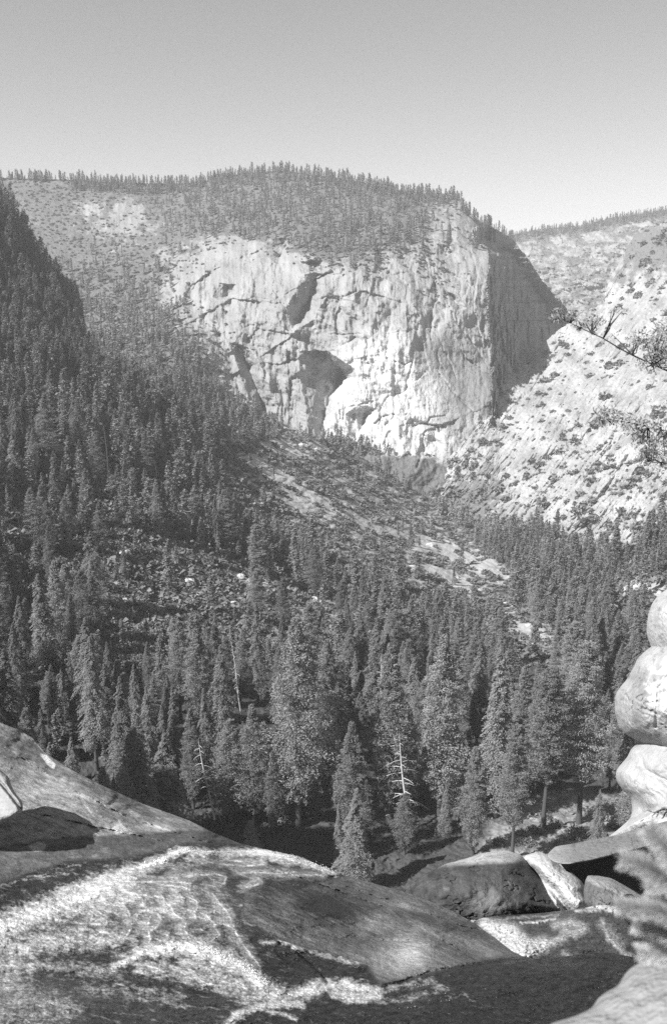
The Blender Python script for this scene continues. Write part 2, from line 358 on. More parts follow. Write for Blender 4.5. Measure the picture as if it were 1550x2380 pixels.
veg = np.clip(VEG_M(U, V) * 1.05 + 0.55 * fbm(U / 26, V / 16, 1.7, 5, 0.7), 0, 1)
vg = sstep(0.42, 0.62, veg)
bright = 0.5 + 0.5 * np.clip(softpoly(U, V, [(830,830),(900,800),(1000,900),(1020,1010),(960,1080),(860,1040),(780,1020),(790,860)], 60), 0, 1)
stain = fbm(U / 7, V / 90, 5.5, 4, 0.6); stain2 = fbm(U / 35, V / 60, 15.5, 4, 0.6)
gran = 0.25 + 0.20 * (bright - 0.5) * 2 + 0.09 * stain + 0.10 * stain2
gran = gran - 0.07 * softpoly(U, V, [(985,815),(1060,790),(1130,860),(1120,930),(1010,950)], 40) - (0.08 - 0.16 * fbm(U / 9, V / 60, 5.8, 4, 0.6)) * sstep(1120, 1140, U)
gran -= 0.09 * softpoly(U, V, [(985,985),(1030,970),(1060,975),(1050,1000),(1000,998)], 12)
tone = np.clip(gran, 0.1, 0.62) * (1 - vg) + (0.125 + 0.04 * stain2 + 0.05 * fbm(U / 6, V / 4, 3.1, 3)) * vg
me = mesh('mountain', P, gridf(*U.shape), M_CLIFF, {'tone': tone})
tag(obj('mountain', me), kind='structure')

# ------------------------------------------------------------------ FAR RIDGE
vt_f = curve([(1040,560),(1190,545),(1250,532),(1350,523),(1420,506),(1500,494),(1560,484),(1750,462)])
Df = rbf([(1040,560,4600),(1190,545,4600),(1350,523,4600),(1550,488,4500),(1750,462,4500),(1200,640,4000),(1400,640,3900),(1700,640,3800),(1200,900,3300),(1700,900,3100)])
def far_depth(U, V):
    dd = (U * 0.9 + V * 0.45); ee = (-U * 0.45 + V * 0.9)
    return Df(U, V) + 140 * fbm(U / 110, V / 60, 1.1, 5, 0.6) + 50 * fbm(dd / 60, ee / 16, 5.1, 4, 0.6, True) + 14 * fbm(U / 8, V / 8, 3, 3)
P, U, V, Y = sheet(1040, 1750, 420, vt_f, curve([(1040,900),(1750,900)]), 240, far_depth, back=(150, 400), fall=0.4)
vg = sstep(-0.05, 0.3, fbm(U / 40, V / 18, 6.6, 5, 0.65) + 0.45 * (1 - sstep(10, 26, V - vt_f(U))) + 0.1)
tone = np.clip(0.27 + 0.12 * fbm(U / 20, V / 12, 2.6, 4), .1, .5) * (1 - vg) + 0.12 * vg
tag(obj('far_ridge', mesh('far_ridge', P, gridf(*U.shape), M_CLIFF, {'tone': tone})), kind='structure')

# ------------------------------------------------------------------ RIGHT GRANITE SLOPE
vt_r = curve([(940,1170),(980,1120),(1010,1075),(1040,1020),(1090,965),(1130,930),(1152,880),(1160,838),(1170,812),(1188,803),(1200,815),(1224,846),(1230,848),(1246,820),(1270,790),(1296,767),(1316,755),(1350,738),(1396,705),(1418,646),(1450,590),(1475,545),(1500,528),(1530,522),(1560,505),(1750,440)])
Dr = rbf([(940,1170,1520),(1010,1075,1600),(1090,965,1680),(1152,880,1800),(1188,803,2050),(1229,850,1960),(1246,820,2000),(1316,755,2080),(1400,700,2200),(1480,540,2500),(1560,510,2450),(1750,440,2400),
 (1250,900,1760),(1350,820,1900),(1500,700,2050),(1700,650,1950),(1200,1000,1560),(1300,1000,1460),(1400,950,1500),(1550,900,1450),(1750,900,1350),(1550,1150,1050),(1350,1130,1220),(1200,1150,1360),(1100,1150,1440),
 (1050,1220,1450),(1550,1300,900),(1300,1300,1060),(1750,1300,800),(1100,1300,1300),(1000,1300,1400)], c=40)
_vv0 = 0
_vr0 = vt_r
vt_r = lambda u: _vr0(u) + np.clip((np.asarray(u, float) - 1225) / 20, 0, 1) * (9 * fbm(np.asarray(u, float) / 16, 0 * np.asarray(u, float), 5.5, 4, 0.6) + 3 * fbm(np.asarray(u, float) / 5, 0 * np.asarray(u, float), 5.9, 2))
VEG_R = amap(['00000 00000 44443 33',
 '00000 00000 66654 44',
 '00000 00000 56655 44',
 '00000 00005 54444 33',
 '00000 00044 33334 44',
 '00000 00333 22335 55',
 '00000 12332 22345 55',
 '00003 42333 22234 44',
 '00003 43222 12222 23',
 '00024 33222 22223 33',
 '00144 33333 33444 44',
 '00344 33333 34444 44',
 '02455 33344 33333 33',
 '04665 33333 23334 44',
 '06765 44333 33467 77',
 '09999 98632 23577 77',
 '99999 99998 79999 99',
 '99999 99999 99999 99'], 950, 50, 500, 50)
CRK_R = [([(1229,850),(1262,800),(1300,765)],3,6),([(1180,960),(1240,900),(1300,800),(1320,790)],3,10),([(1250,880),(1275,842),(1300,815),(1345,795),(1400,780)],3,12),([(1330,850),(1355,835),(1395,800),(1440,770)],3,12),
 ([(1380,848),(1398,843),(1430,846)],1.8,8),([(1350,912),(1380,880)],1.5,7),([(1240,985),(1270,940),(1300,905)],2.0,8),([(1310,1010),(1340,990),(1350,960)],2,8),([(1360,930),(1400,880)],1.8,6),([(1290,960),(1300,945),(1310,935)],1.6,6),
 ([(1330,1040),(1360,1020),(1400,1000)],2.5,9),([(1300,1280),(1330,1220),(1400,1150),(1460,1060)],3.5,12),([(1200,1100),(1290,1050),(1380,1080),(1450,1010)],2.5,8),([(1110,1190),(1180,1130),(1260,1100)],3,10),([(1400,700),(1450,660),(1550,620)],4,16),([(1420,840),(1480,790),(1560,760)],4,14),([(1460,560),(1490,600),(1550,610)],3,12)]
def right_depth(U, V):
    o = 0.0
    for pts, w, A in CRK_R:
        d, _ = dline(U + 4 * fbm(U / 16, V / 16, 1, 3), V + 4 * fbm(U / 16, V / 16, 2, 3), pts); o = o + A * 0.8 * np.exp(-(d / (w * 1.2)) ** 2)
    dd = (U * 0.6 - V * 0.8); ee = (U * 0.8 + V * 0.6)
    o = o + 46 * fbm(U / 120, V / 100, 11, 4, 0.5) + 13 * fbm(dd / 150, ee / 55, 17, 3, 0.5, True) + 12 * fbm(dd / 80, ee / 16, 12, 5, 0.62, True) + 5.0 * fbm(U / 9, V / 9, 13, 3)
    o = o + 7 * fbm(U / 28, V / 28, 14, 3, 0.6, True)
    return Dr(U, V) + o
P, U, V, Y = sheet(940, 1750, 540, vt_r, curve([(940,1340),(1750,1400)]), 520, right_depth, back=(60, 200, 500), fall=0.3)
veg = VEG_R(U, V) + 0.36 * fbm(U / 22, V / 20, 21.7, 5, 0.65); vg = sstep(0.44, 0.6, veg)
dd = (U * 0.6 - V * 0.8); ee = (U * 0.8 + V * 0.6)
tone = np.clip(0.31 + 0.20 * fbm(U / 60, V / 50, 22, 4) + 0.16 * fbm(dd / 60, ee / 7, 23, 5, 0.7) + 0.07 * fbm(U / 5, V / 5, 24, 2), 0.09, 0.5) * (1 - vg) + 0.15 * vg
tag(obj('granite_slope', mesh('granite_slope', P, gridf(*U.shape), M_CLIFF, {'tone': tone})), kind='structure')
# ------------------------------------------------------------------ FORESTED VALLEY
vt_v = curve([(-150,400),(0,446),(30,480),(62,525),(80,575),(120,620),(150,655),(178,690),(190,735),(200,790),(260,850),(330,905),(420,950),(520,990),(620,1012),(750,1020),(850,1068),(950,1130),(1010,1168),(1100,1222),(1200,1232),(1298,1234),(1306,1300),(1380,1296),(1450,1276),(1500,1244),(1560,1196),(1750,1160)])
_vl0 = vt_v
vt_v = lambda u: _vl0(u) + np.clip((205 - np.asarray(u, float)) / 20, 0, 1) * (16 * fbm(np.asarray(u, float) / 24, 0 * np.asarray(u, float), 8.5, 4, 0.65))
Dv = rbf([(-150,400,1150),(0,446,1120),(80,575,1110),(190,740,1080),(0,620,1040),(100,720,1020),(260,850,1020),(330,905,1000),(420,950,1010),(520,990,1080),(620,1012,1200),(750,1020,1340),(850,1068,1420),(1010,1168,1390),(1100,1222,1300),(1298,1234,1120),(1306,1300,1000),(1560,1196,900),(1750,1160,850),
 (0,800,900),(150,850,920),(-150,800,820),(0,1000,710),(200,1000,790),(400,1050,880),(600,1100,1000),(800,1150,1120),(950,1220,1180),(1150,1300,1060),(0,1250,560),(300,1250,620),(600,1300,720),(900,1330,840),(1200,1400,860),(1550,1350,760),
 (0,1500,440),(-150,1500,400),(400,1480,490),(800,1500,560),(1200,1550,590),(1500,1500,620),(0,1700,350),(400,1750,345),(800,1800,350),(1200,1800,370),(1500,1750,400),(0,1900,290),(500,1950,300),(900,2000,290),(1200,1970,290),(1400,1950,300),(1600,1950,300),(0,2200,240),(1600,2200,235),(800,2200,240)], c=60)
CLEAR = [  # open granite and brush: (outline, density of remaining trees)
 ([(500,1020),(620,1028),(760,1030),(850,1085),(960,1150),(1040,1210),(1190,1345),(1110,1395),(900,1325),(765,1262),(640,1205),(500,1115)], 0.03),
 ([(240,1235),(420,1270),(560,1330),(760,1370),(830,1400),(760,1430),(600,1400),(520,1410),(380,1430),(220,1415),(240,1340)], 0.05),
 ([(900,1225),(1000,1250),(1090,1350),(1080,1380),(980,1320),(920,1290)], 0.06),
 ([(1165,1395),(1210,1400),(1290,1490),(1280,1530),(1200,1500),(1160,1440)], 0.05),
 ([(1440,1350),(1550,1350),(1550,1390),(1440,1390)], 0.3),
 ([(60,1000),(150,1040),(150,1070),(60,1050)], 0.3), ([(0,1150),(60,1150),(120,1240),(60,1260),(0,1240)], 0.4), ([(150,1190),(320,1200),(320,1240),(170,1240)], 0.45),
 ([(1120,1990),(1160,1925),(1250,1870),(1330,1850),(1430,1870),(1440,2000),(1200,2050)], 0.0)]
SLABS = [[(785,1190),(860,1208),(930,1238),(922,1254),(840,1228)], [(545,1070),(620,1072),(700,1125),(790,1190),(740,1200),(650,1165),(640,1120)], [(610,1022),(760,1028),(755,1048),(640,1052)], [(925,1238),(1000,1248),(1090,1285),(1185,1325),(1170,1342),(1070,1312),(950,1264)], [(975,1308),(1020,1318),(1100,1366),(1092,1380),(1035,1360)], [(1172,1436),(1230,1448),(1285,1488),(1250,1490),(1200,1460)], [(360,1290),(430,1310),(445,1325),(390,1315)], [(530,1335),(610,1345),(600,1372),(540,1360)], [(250,1385),(330,1395),(320,1415),(240,1405)], [(1450,1355),(1550,1352),(1550,1375),(1450,1380)]]
def val_depth(U, V):
    Y = Dv(U, V); k = Y / 700
    d = np.clip(V - vt_v(U), 0, 400)
    left = (1 - sstep(150, 260, U))
    o = left * 90 * np.clip(1 - d / 90, 0, 1) ** 2.2
    o = o + k * (16 * fbm(U / 120, V / 70, 31, 4) + 5 * fbm(U / 30, V / 16, 32, 4, 0.6, True) + 1.4 * fbm(U / 8, V / 6, 33, 3))
    o = o + left * sstep(300, 0, d) * (42 * fbm(U / 46, V / 60, 35, 5, 0.62, True) + 12 * fbm(U / 10, V / 16, 36, 3))
    return Y + o
P, U, V, Y = sheet(-150, 1750, 900, vt_v, curve([(-150,2300),(1750,2300)]), 800, val_depth, back=(40, 110, 260), fall=1.3)
bare = np.zeros_like(U)
for pl_, _ in CLEAR: bare = np.maximum(bare, softpoly(U, V, pl_, 18))
dd = (U * 0.86 + V * 0.5); ee = (-U * 0.5 + V * 0.86)
st = fbm(dd / 70, ee / 5, 41, 4, 0.6)
slab = 0
for q_ in SLABS: slab = np.maximum(slab, softpoly(U, V, q_, 10))
pat = sstep(-0.06, 0.10, fbm(U / 42, V / 11, 42, 5, 0.65) + 0.03 + 0.6 * slab)
rockm = bare * pat
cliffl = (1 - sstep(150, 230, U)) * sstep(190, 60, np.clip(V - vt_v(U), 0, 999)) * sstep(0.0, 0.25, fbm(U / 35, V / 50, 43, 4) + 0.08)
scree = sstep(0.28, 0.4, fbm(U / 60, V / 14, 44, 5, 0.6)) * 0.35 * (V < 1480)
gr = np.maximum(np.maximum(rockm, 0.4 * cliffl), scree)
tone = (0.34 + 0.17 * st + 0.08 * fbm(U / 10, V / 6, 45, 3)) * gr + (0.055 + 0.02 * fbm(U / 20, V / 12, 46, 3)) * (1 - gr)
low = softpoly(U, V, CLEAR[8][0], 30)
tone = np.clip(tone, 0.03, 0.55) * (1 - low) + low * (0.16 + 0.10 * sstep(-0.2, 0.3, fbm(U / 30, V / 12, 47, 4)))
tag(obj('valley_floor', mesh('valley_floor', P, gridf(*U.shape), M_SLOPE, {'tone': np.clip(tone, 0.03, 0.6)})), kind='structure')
print('terrain', round(time.time() - T0, 1))

# ------------------------------------------------------------------ TREE SHAPES (height 1, base at origin)
def cards(C, D, Nrm, L, W, rng):
    """leaf sprays: centre C, direction D, normal N, length L, width W -> quads"""
    S = np.cross(D, Nrm); S /= np.linalg.norm(S, axis=1)[:, None] + 1e-9
    a = C - D * (L * 0.5)[:, None]; b = C + D * (L * 0.5)[:, None]
    V = np.stack([a - S * (W * 0.35)[:, None], a + S * (W * 0.35)[:, None], b + S * (W * 0.5)[:, None] * 0.5, b - S * (W * 0.5)[:, None] * 0.5], 1)
    mid = C + Nrm * (W * 0.12)[:, None]
    V[:, 0] += (C - mid); V[:, 2] += (C - mid)
    return V.reshape(-1, 3)
def unit(v): return v / (np.linalg.norm(v, axis=-1, keepdims=True) + 1e-9)
def crown(kind, seed, n_br, n_leaf, leaf, width, t0=0.12):
    r = np.random.default_rng(seed)
    k = np.arange(n_br); t = t0 + (1 - t0) * ((k + r.random(n_br)) / n_br) ** (0.93)
    az = k * 2.39996 + r.normal(0, 0.35, n_br)
    if kind == 'fir':
        prof = width * (1 - t) ** 0.82 * (0.55 + 0.45 * sstep(t0, t0 + 0.22, t)); droop = (-0.10, 0.42)
    elif kind == 'cedar':
        prof = width * (0.35 + 0.65 * sstep(t0, t0 + 0.3, t)) * np.clip(1 - ((t - 0.25) / 0.78).clip(0) ** 1.9, 0.05, 1); droop = (0.25, 0.30)
    else:
        prof = width * 1.1 * np.clip(1.02 - t, 0, 1) ** 0.55 * (0.5 + 0.5 * sstep(t0, t0 + 0.2, t)); droop = (0.30, 0.15)
    lob = np.clip(1 + 0.8 * fbm(np.cos(az) * 1.3 + seed, np.sin(az) * 1.3, t * 7, 3), 0.3, 1.5); gap_ = fbm(np.cos(az) * 0.9 + seed * 3, np.sin(az) * 0.9, t * 11 + 5, 2) < -0.26; lob = np.where(gap_, lob * 0.35, lob)
    L = prof * lob * r.uniform(0.7, 1.12, n_br) + 0.006
    Vs = []; Rn = []
    s = r.random((n_br, n_leaf)) ** 0.75; s = 0.12 + 0.9 * s
    dirx = np.cos(az)[:, None]; diry = np.sin(az)[:, None]; Lb = L[:, None]
    lat = r.normal(0, 1, (n_br, n_leaf)) * Lb * (0.20 if kind == 'fir' else 0.24) * (1.15 - s * 0.7) + r.normal(0, leaf * 0.3, (n_br, n_leaf))
    up = r.normal(0, 1, (n_br, n_leaf)) * (leaf * (0.30 if kind == 'fir' else 0.75))
    z = t[:, None] + Lb * (droop[0] * s * 2 - droop[1] * s * s * 1.6) + up
    C = np.stack([dirx * Lb * s - diry * lat, diry * Lb * s + dirx * lat, z], -1).reshape(-1, 3)
    n = len(C)
    out = np.stack([np.broadcast_to(dirx, s.shape), np.broadcast_to(diry, s.shape), np.full(s.shape, -0.25 if kind == 'fir' else 0.1)], -1).reshape(-1, 3)
    D = unit(out + r.normal(0, 0.55 if kind == 'fir' else 0.9, (n, 3)))
    Nm = unit(np.array([0, 0, 1.0]) + r.normal(0, 0.45 if kind == 'fir' else 0.9, (n, 3)))
    Nm = unit(Nm - D * (Nm * D).sum(1)[:, None])
    Lf = leaf * r.uniform(0.6, 1.35, n) * (0.55 + 0.45 * sstep(0, 0.03, np.repeat(L, n_leaf))); W = Lf * r.uniform(0.4, 0.7, n)
    V = cards(C, D, Nm, Lf, W, r)
    rnd = np.repeat(np.clip(0.5 + 0.28 * r.normal(size=n_br), 0, 1), n_leaf) * 0.6 + 0.4 * r.random(n)
    # leader at the tip
    F = np.arange(len(V)).reshape(-1, 4)
    return V, F, rnd
def tube(path, rad, seg=6, taper_end=True):
    path = np.asarray(path, float); n = len(path); T = unit(np.gradient(path, axis=0))
    ref = np.array([0.3, 0.9, 0.1]); A = unit(np.cross(T, ref)); B = np.cross(T, A)
    th = np.arange(seg) / seg * 2 * np.pi; rad = np.asarray(rad, float)
    V = path[:, None] + rad[:, None, None] * (np.cos(th)[None, :, None] * A[:, None] + np.sin(th)[None, :, None] * B[:, None])
    i = np.arange(n * seg).reshape(n, seg); j = np.roll(i, -1, 1)
    F = np.stack([i[:-1], j[:-1], j[1:], i[1:]], -1).reshape(-1, 4)
    return V.reshape(-1, 3), F
def join(parts):
    Vs = []; Fs = []; o = 0
    for v, f in parts: Vs.append(v); Fs.append(f + o); o += len(v)
    return np.concatenate(Vs), np.concatenate(Fs)
def trunk(seed, rad=0.011, limbs=14, t0=0.05, top=0.96):
    r = np.random.default_rng(seed); z = np.linspace(-0.03, top, 9); w = 0.004
    path = np.stack([w * r.normal(size=9).cumsum() * 0.5, w * r.normal(size=9).cumsum() * 0.5, z], -1); path[:2, :2] = 0
    parts = [tube(path, rad * (1.25 - z / top).clip(0.12) * np.where(z < 0.02, 1.35, 1))]
    for i in range(limbs):
        t = t0 + (top - t0) * 0.75 * r.random(); a = r.random() * 6.28; L = 0.035 * (1.2 - t) * r.uniform(0.5, 1.3)
        s = np.linspace(0, 1, 4); c = np.array([np.interp(t, z, path[:, 0]), np.interp(t, z, path[:, 1])])
        parts.append(tube(np.stack([c[0] + np.cos(a) * L * s, c[1] + np.sin(a) * L * s, t + L * (0.1 * s - 0.5 * s * s)], -1), 0.0022 * (1.1 - s), 4))
    return join(parts)

PROTO = []   # detailed trees near the camera: (kind, crown mesh, trunk mesh)
for kind, seed, nb, nl, lf, wd, t0 in [
    ('fir', 1, 240, 130, 0.0086, 0.165, 0.10), ('fir', 2, 230, 130, 0.0086, 0.145, 0.16), ('fir', 3, 240, 130, 0.0086, 0.185, 0.08), ('fir', 4, 220, 130, 0.0086, 0.155, 0.22),
    ('cedar', 5, 240, 130, 0.0082, 0.120, 0.10), ('cedar', 6, 240, 130, 0.0082, 0.140, 0.14), ('cedar', 7, 240, 130, 0.0080, 0.100, 0.08),
    ('pine', 8, 190, 165, 0.0086, 0.155, 0.30), ('pine', 9, 190, 165, 0.0086, 0.180, 0.24)]:
    V, F, rn = crown(kind, seed, nb, nl, lf, wd, t0)
    mc = mesh(kind + '_crown', V, F, M_NEEDLE, {'rnd': rn}, smooth=False)
    tv, tf = trunk(seed + 50); mt = mesh(kind + '_trunk', tv, tf, M_BARK)
    PROTO.append((kind, mc, mt))
MID = [crown('fir', 21, 60, 14, 0.040, 0.135, 0.08), crown('fir', 22, 55, 14, 0.040, 0.115, 0.12), crown('cedar', 23, 60, 14, 0.038, 0.105, 0.08), crown('pine', 24, 50, 16, 0.040, 0.135, 0.2), crown('fir', 25, 55, 14, 0.040, 0.15, 0.06)]
FAR = [crown('fir', 31, 30, 6, 0.085, 0.14, 0.05), crown('cedar', 32, 28, 6, 0.085, 0.12, 0.06), crown('fir', 33, 30, 6, 0.08, 0.12, 0.1)]
def shrub(seed, n, leaf, squash=0.75):
    r = np.random.default_rng(seed); d = unit(r.normal(size=(n, 3))); d[:, 2] = np.abs(d[:, 2])
    rad = 0.5 * (1 + 0.5 * fbm(d[:, 0] * 1.6 + seed, d[:, 1] * 1.6, d[:, 2] * 1.6, 3)) * r.uniform(0.55, 1.05, n)
    C = d * rad[:, None]; C[:, 2] *= squash * 1.6; C[:, 2] -= 0.08
    D = unit(r.normal(size=(n, 3))); Nm = unit(d + r.normal(0, 0.6, (n, 3))); Nm = unit(Nm - D * (Nm * D).sum(1)[:, None])
    Lf = leaf * r.uniform(0.6, 1.3, n); V = cards(C, D, Nm, Lf, Lf * 0.8, r)
    return V, np.arange(len(V)).reshape(-1, 4), r.random(n)
SHR = [shrub(i, 40, 0.34) for i in (41, 42, 43)]
SHRN = [shrub(i, 420, 0.12) for i in (44, 45, 46)]
M_SHRN = [mesh('shrub_leaves', V, F, M_BRUSH, {'rnd': rn}, smooth=False) for V, F, rn in SHRN]

def realize(name, protos, pts, h, wid, which, mat, rng):
    Vs = []; Fs = []; Rs = []; o = 0
    for k, (V, F, rn) in enumerate(protos):
        m = np.where(which == k)[0]
        if not len(m): continue
        a = rng.random(len(m)) * 6.283; ca, sa = np.cos(a)[:, None], np.sin(a)[:, None]
        X = V[None, :, 0] * ca - V[None, :, 1] * sa; Yy = V[None, :, 0] * sa + V[None, :, 1] * ca; Z = np.broadcast_to(V[None, :, 2], X.shape)
        hh = h[m][:, None]; ww = wid[m][:, None]
        W = np.stack([X * hh * ww, Yy * hh * ww, Z * hh], -1) + pts[m][:, None, :]
        n = len(V); Vs.append(W.reshape(-1, 3).astype(np.float32))
        Fs.append((F[None] + (np.arange(len(m)) * n)[:, None, None] + o).reshape(-1, 4)); o += n * len(m)
        tr = np.clip(0.5 + 0.25 * rng.normal(size=len(m)), 0, 1)
        Rs.append((0.5 * rn[None, :] + 0.5 * tr[:, None]).ravel())
    return mesh(name, np.concatenate(Vs), np.concatenate(Fs), mat, {'rnd': np.concatenate(Rs)}, smooth=False)

# ------------------------------------------------------------------ SCATTER THE VALLEY FOREST
r = np.random.default_rng(11)
def clear_prob(u, v):
    p = np.ones_like(u)
    for pl_, q in CLEAR: p = np.where(inpoly(u, v, pl_), np.minimum(p, q), p)
    return p
# candidates spread evenly over the real ground: weight pixels by ground area
nc = 90000
cu = r.uniform(-110, 1660, nc); cv = r.uniform(440, 2090, nc)
ok = cv > vt_v(cu) + 3; cu, cv = cu[ok], cv[ok]
cy = val_depth(cu, cv); p0 = at(cu, cv, cy)
e = 4.0; pu = at(cu + e, cv, val_depth(cu + e, cv)); pv = at(cu, cv + e, val_depth(cu, cv + e))
area = np.abs(np.cross((pu - p0)[:, :2], (pv - p0)[:, :2])) / (e * e)   # m2 of plan per unit cell
area = np.clip(area, 0, np.percentile(area, 97)); area = np.where((cu < 230) & (cv < 860), np.maximum(area, 2.2), area) 
total = 1650 * 1770 * 1.0 / nc
dens = 1 / 105.0
keep = r.random(len(cu)) < np.clip(area * total * dens, 0, 1)
cu, cv, cy, p0 = cu[keep], cv[keep], cy[keep], p0[keep]
H = (20 + 36 * r.random(len(cu)) ** 1.25) * np.clip(0.74 + 0.3 * fbm(p0[:, 0] / 120, p0[:, 1] / 120, 3, 2), 0.5, 1.2)
H *= np.interp(cy, [280, 600, 900, 1300], [1.2, 1.12, 0.98, 0.66])
small = r.random(len(cu)) < 0.22; H = np.where(small, H * 0.55, H)
hpx = H * FL / cy
pr = np.minimum(np.minimum(clear_prob(cu, cv), clear_prob(cu, cv - 0.35 * hpx)), np.minimum(clear_prob(cu, cv - 0.68 * hpx), clear_prob(cu, cv - 0.95 * hpx)) ** 0.7)
clump = 0.55 + 0.9 * fbm(p0[:, 0] / 60, p0[:, 1] / 60, 9, 3)
top_ok = (cv > vt_v(cu) + 3)
# the skyline of the left crag is nearly bare rock
crag = (cu < 200) & (cv < vt_v(cu) + 70)
pr = pr * np.clip(clump + 0.35, 0.15, 1) * np.where(crag, 0.8, 1); H = np.where((cv < 960) & (cu < 300), H * np.interp(cv, [800, 960], [0.7, 1.0]), H)
H = np.where((cu < 225) & (cv < 800), r.uniform(12, 27, len(H)), H); clump = np.where((cu < 225) & (cv < 800), 0.85, clump)
keep = (r.random(len(cu)) < pr) & top_ok
cu, cv, cy, p0, H = cu[keep], cv[keep], cy[keep], p0[keep], H[keep]
# thin out trees that stand inside one another
order = np.argsort(-H); cell = {}; sel = []
for i in order:
    g = (int(p0[i, 0] // 8), int(p0[i, 1] // 8)); bad = False
    for a in (-1, 0, 1):
        for b in (-1, 0, 1):
            for j in cell.get((g[0] + a, g[1] + b), ()):
                if (p0[i, 0] - p0[j, 0]) ** 2 + (p0[i, 1] - p0[j, 1]) ** 2 < (0.085 * H[i] + 0.07 * H[j]) ** 2: bad = True; break
            if bad: break
        if bad: break
    if not bad: sel.append(i); cell.setdefault(g, []).append(i)
sel = np.array(sel); cu, cv, cy, p0, H = cu[sel], cv[sel], cy[sel], p0[sel], H[sel]

SNAGS = [(497,1905,1722),(952,1925,1705),(888,1730,1520),(562,1660,1490),(252,1100,985),(52,1268,1178),(365,1112,1068),(1135,1690,1645),(603,1510,1425)]
# trees one can point at: (base u, base v, top v, proto, width factor, label)
NAMED = [
 (694,1925,1438,5,1.15,'massive tall columnar conifer rising at the centre of the forest above the stream brink'),
 (636,1940,1748,6,1.15,'small narrow pale spire conifer standing alone before the dark forest foot'),
 (1098,1990,1738,4,1.15,'slim conifer with bare lower stem just behind the dark granite dome'),
 (1190,1992,1690,8,1.0,'conifer with thick black bare trunk rising behind the granite dome summit'),
 (1386,1975,1836,2,1.1,'little bushy cone shaped conifer beside the grey tilted slab'),
 (292,1850,1572,0,1.15,'pointed fir with sharp pyramid top above the left granite ledge'),
 (350,1860,1596,2,0.9,'shorter dark fir just right of the pointed pyramid fir'),
 (408,1820,1598,1,0.9,'slender dark fir with spiky top between shaded gaps in left forest'),
 (590,1925,1640,5,1.0,'broad full conifer behind the leaning white snag'),
 (815,1990,1680,4,1.2,'dark clumpy conifer right of the massive columnar tree'),
 (1262,1925,1560,7,1.15,'wide spreading pine above the sunlit clearing'),
 (1345,1915,1500,8,1.05,'tallest broad pine left of the stacked boulders'),
 (1150,1900,1500,1,1.15,'tall layered fir behind the slim bare stemmed conifer'),
 (1020,1900,1480,4,1.2,'tall round shouldered cedar in the right half of the front forest'),
 (905,1910,1500,6,1.3,'tall cedar behind the grey snag with long limbs'),
 (225,1790,1480,3,1.05,'tall ragged fir above the upper end of the left ledge'),
 (520,1830,1500,2,1.0,'tall broad fir beside the thin leaning dead trunk'),
 (600,1640,1400,1,1.0,'thin pale topped fir rising behind the front forest row'),
 (450,1880,1650,4,1.1,'rounded conifer left of the white leaning snag'),
 (760,1870,1520,4,1.0,'slim cedar close against the massive columnar tree'),
 (100,1560,1375,0,1.1,'sharp topped fir at the left margin of the middle forest'),
 (628,1352,1268,2,1.2,'small bright pyramid fir in the brushy clearing'),
 (290,1350,1262,1,1.2,'lone short fir among the boulders of the left clearing'),
 (188,1080,925,6,1.3,'tall broad conifer left of the straight white dead trunk on the upper left slope'),
 (940,1990,1845,5,1.5,'bushy low conifer around the foot of the long limbed grey snag'),
]
named = []
for (u, v, vt, k, w, lab) in NAMED:
    Yb = float(val_depth(np.array([u * 1.0]), np.array([v * 1.0]))[0]); b = at(u, v, Yb)
    # height so that the tip is seen at vt
    z_top = float(ray(u, vt)[2] / ray(u, vt)[1] * b[1]); named.append((b, z_top - b[2], k, w, lab, u, v))
nb_ = np.array([n[0] for n in named])
d2 = ((p0[:, None, :2] - nb_[None, :, :2]) ** 2).sum(-1).min(1); kk = d2 > 5.5 ** 2
# keep the front of the dark forest foot open where the photo shows single trees
front = inpoly(cu, cv, [(400,1945),(1110,2060),(1110,1975),(900,1960),(700,1955),(600,1945),(560,1920),(420,1850),(330,1800)])
kk &= ~(front & (r.random(len(cu)) < 0.2))
for (b_, h_, k_, w_, l_, u_, v_) in named[:5]:
    hp = h_ * FL / b_[1]
    kk &= ~((np.abs(cu - u_) < 24) & (cv > v_ + 3) & (cv < v_ + hp * 1.3))
kk &= ~((cv > 1965) & (cu > 840) & (cu < 1120))
hp = H * FL / cy
for (u_, vb_, vt_) in SNAGS:
    kk &= ~((np.abs(cu - u_) < 0.10 * hp + 10) & (cv > vb_ - 2) & (cv - hp < vb_ - 0.25 * (vb_ - vt_)))
cu, cv, cy, p0, H = cu[kk], cv[kk], cy[kk], p0[kk], H[kk]
vis = (cu > -10) & (cu < 1560)
score = H / cy * vis
order = np.argsort(-score); n_ind = 300 - len(named)
ind = order[:n_ind]; rest = order[n_ind:]
print('trees', len(cu), 'ind to Y', cy[ind].max())

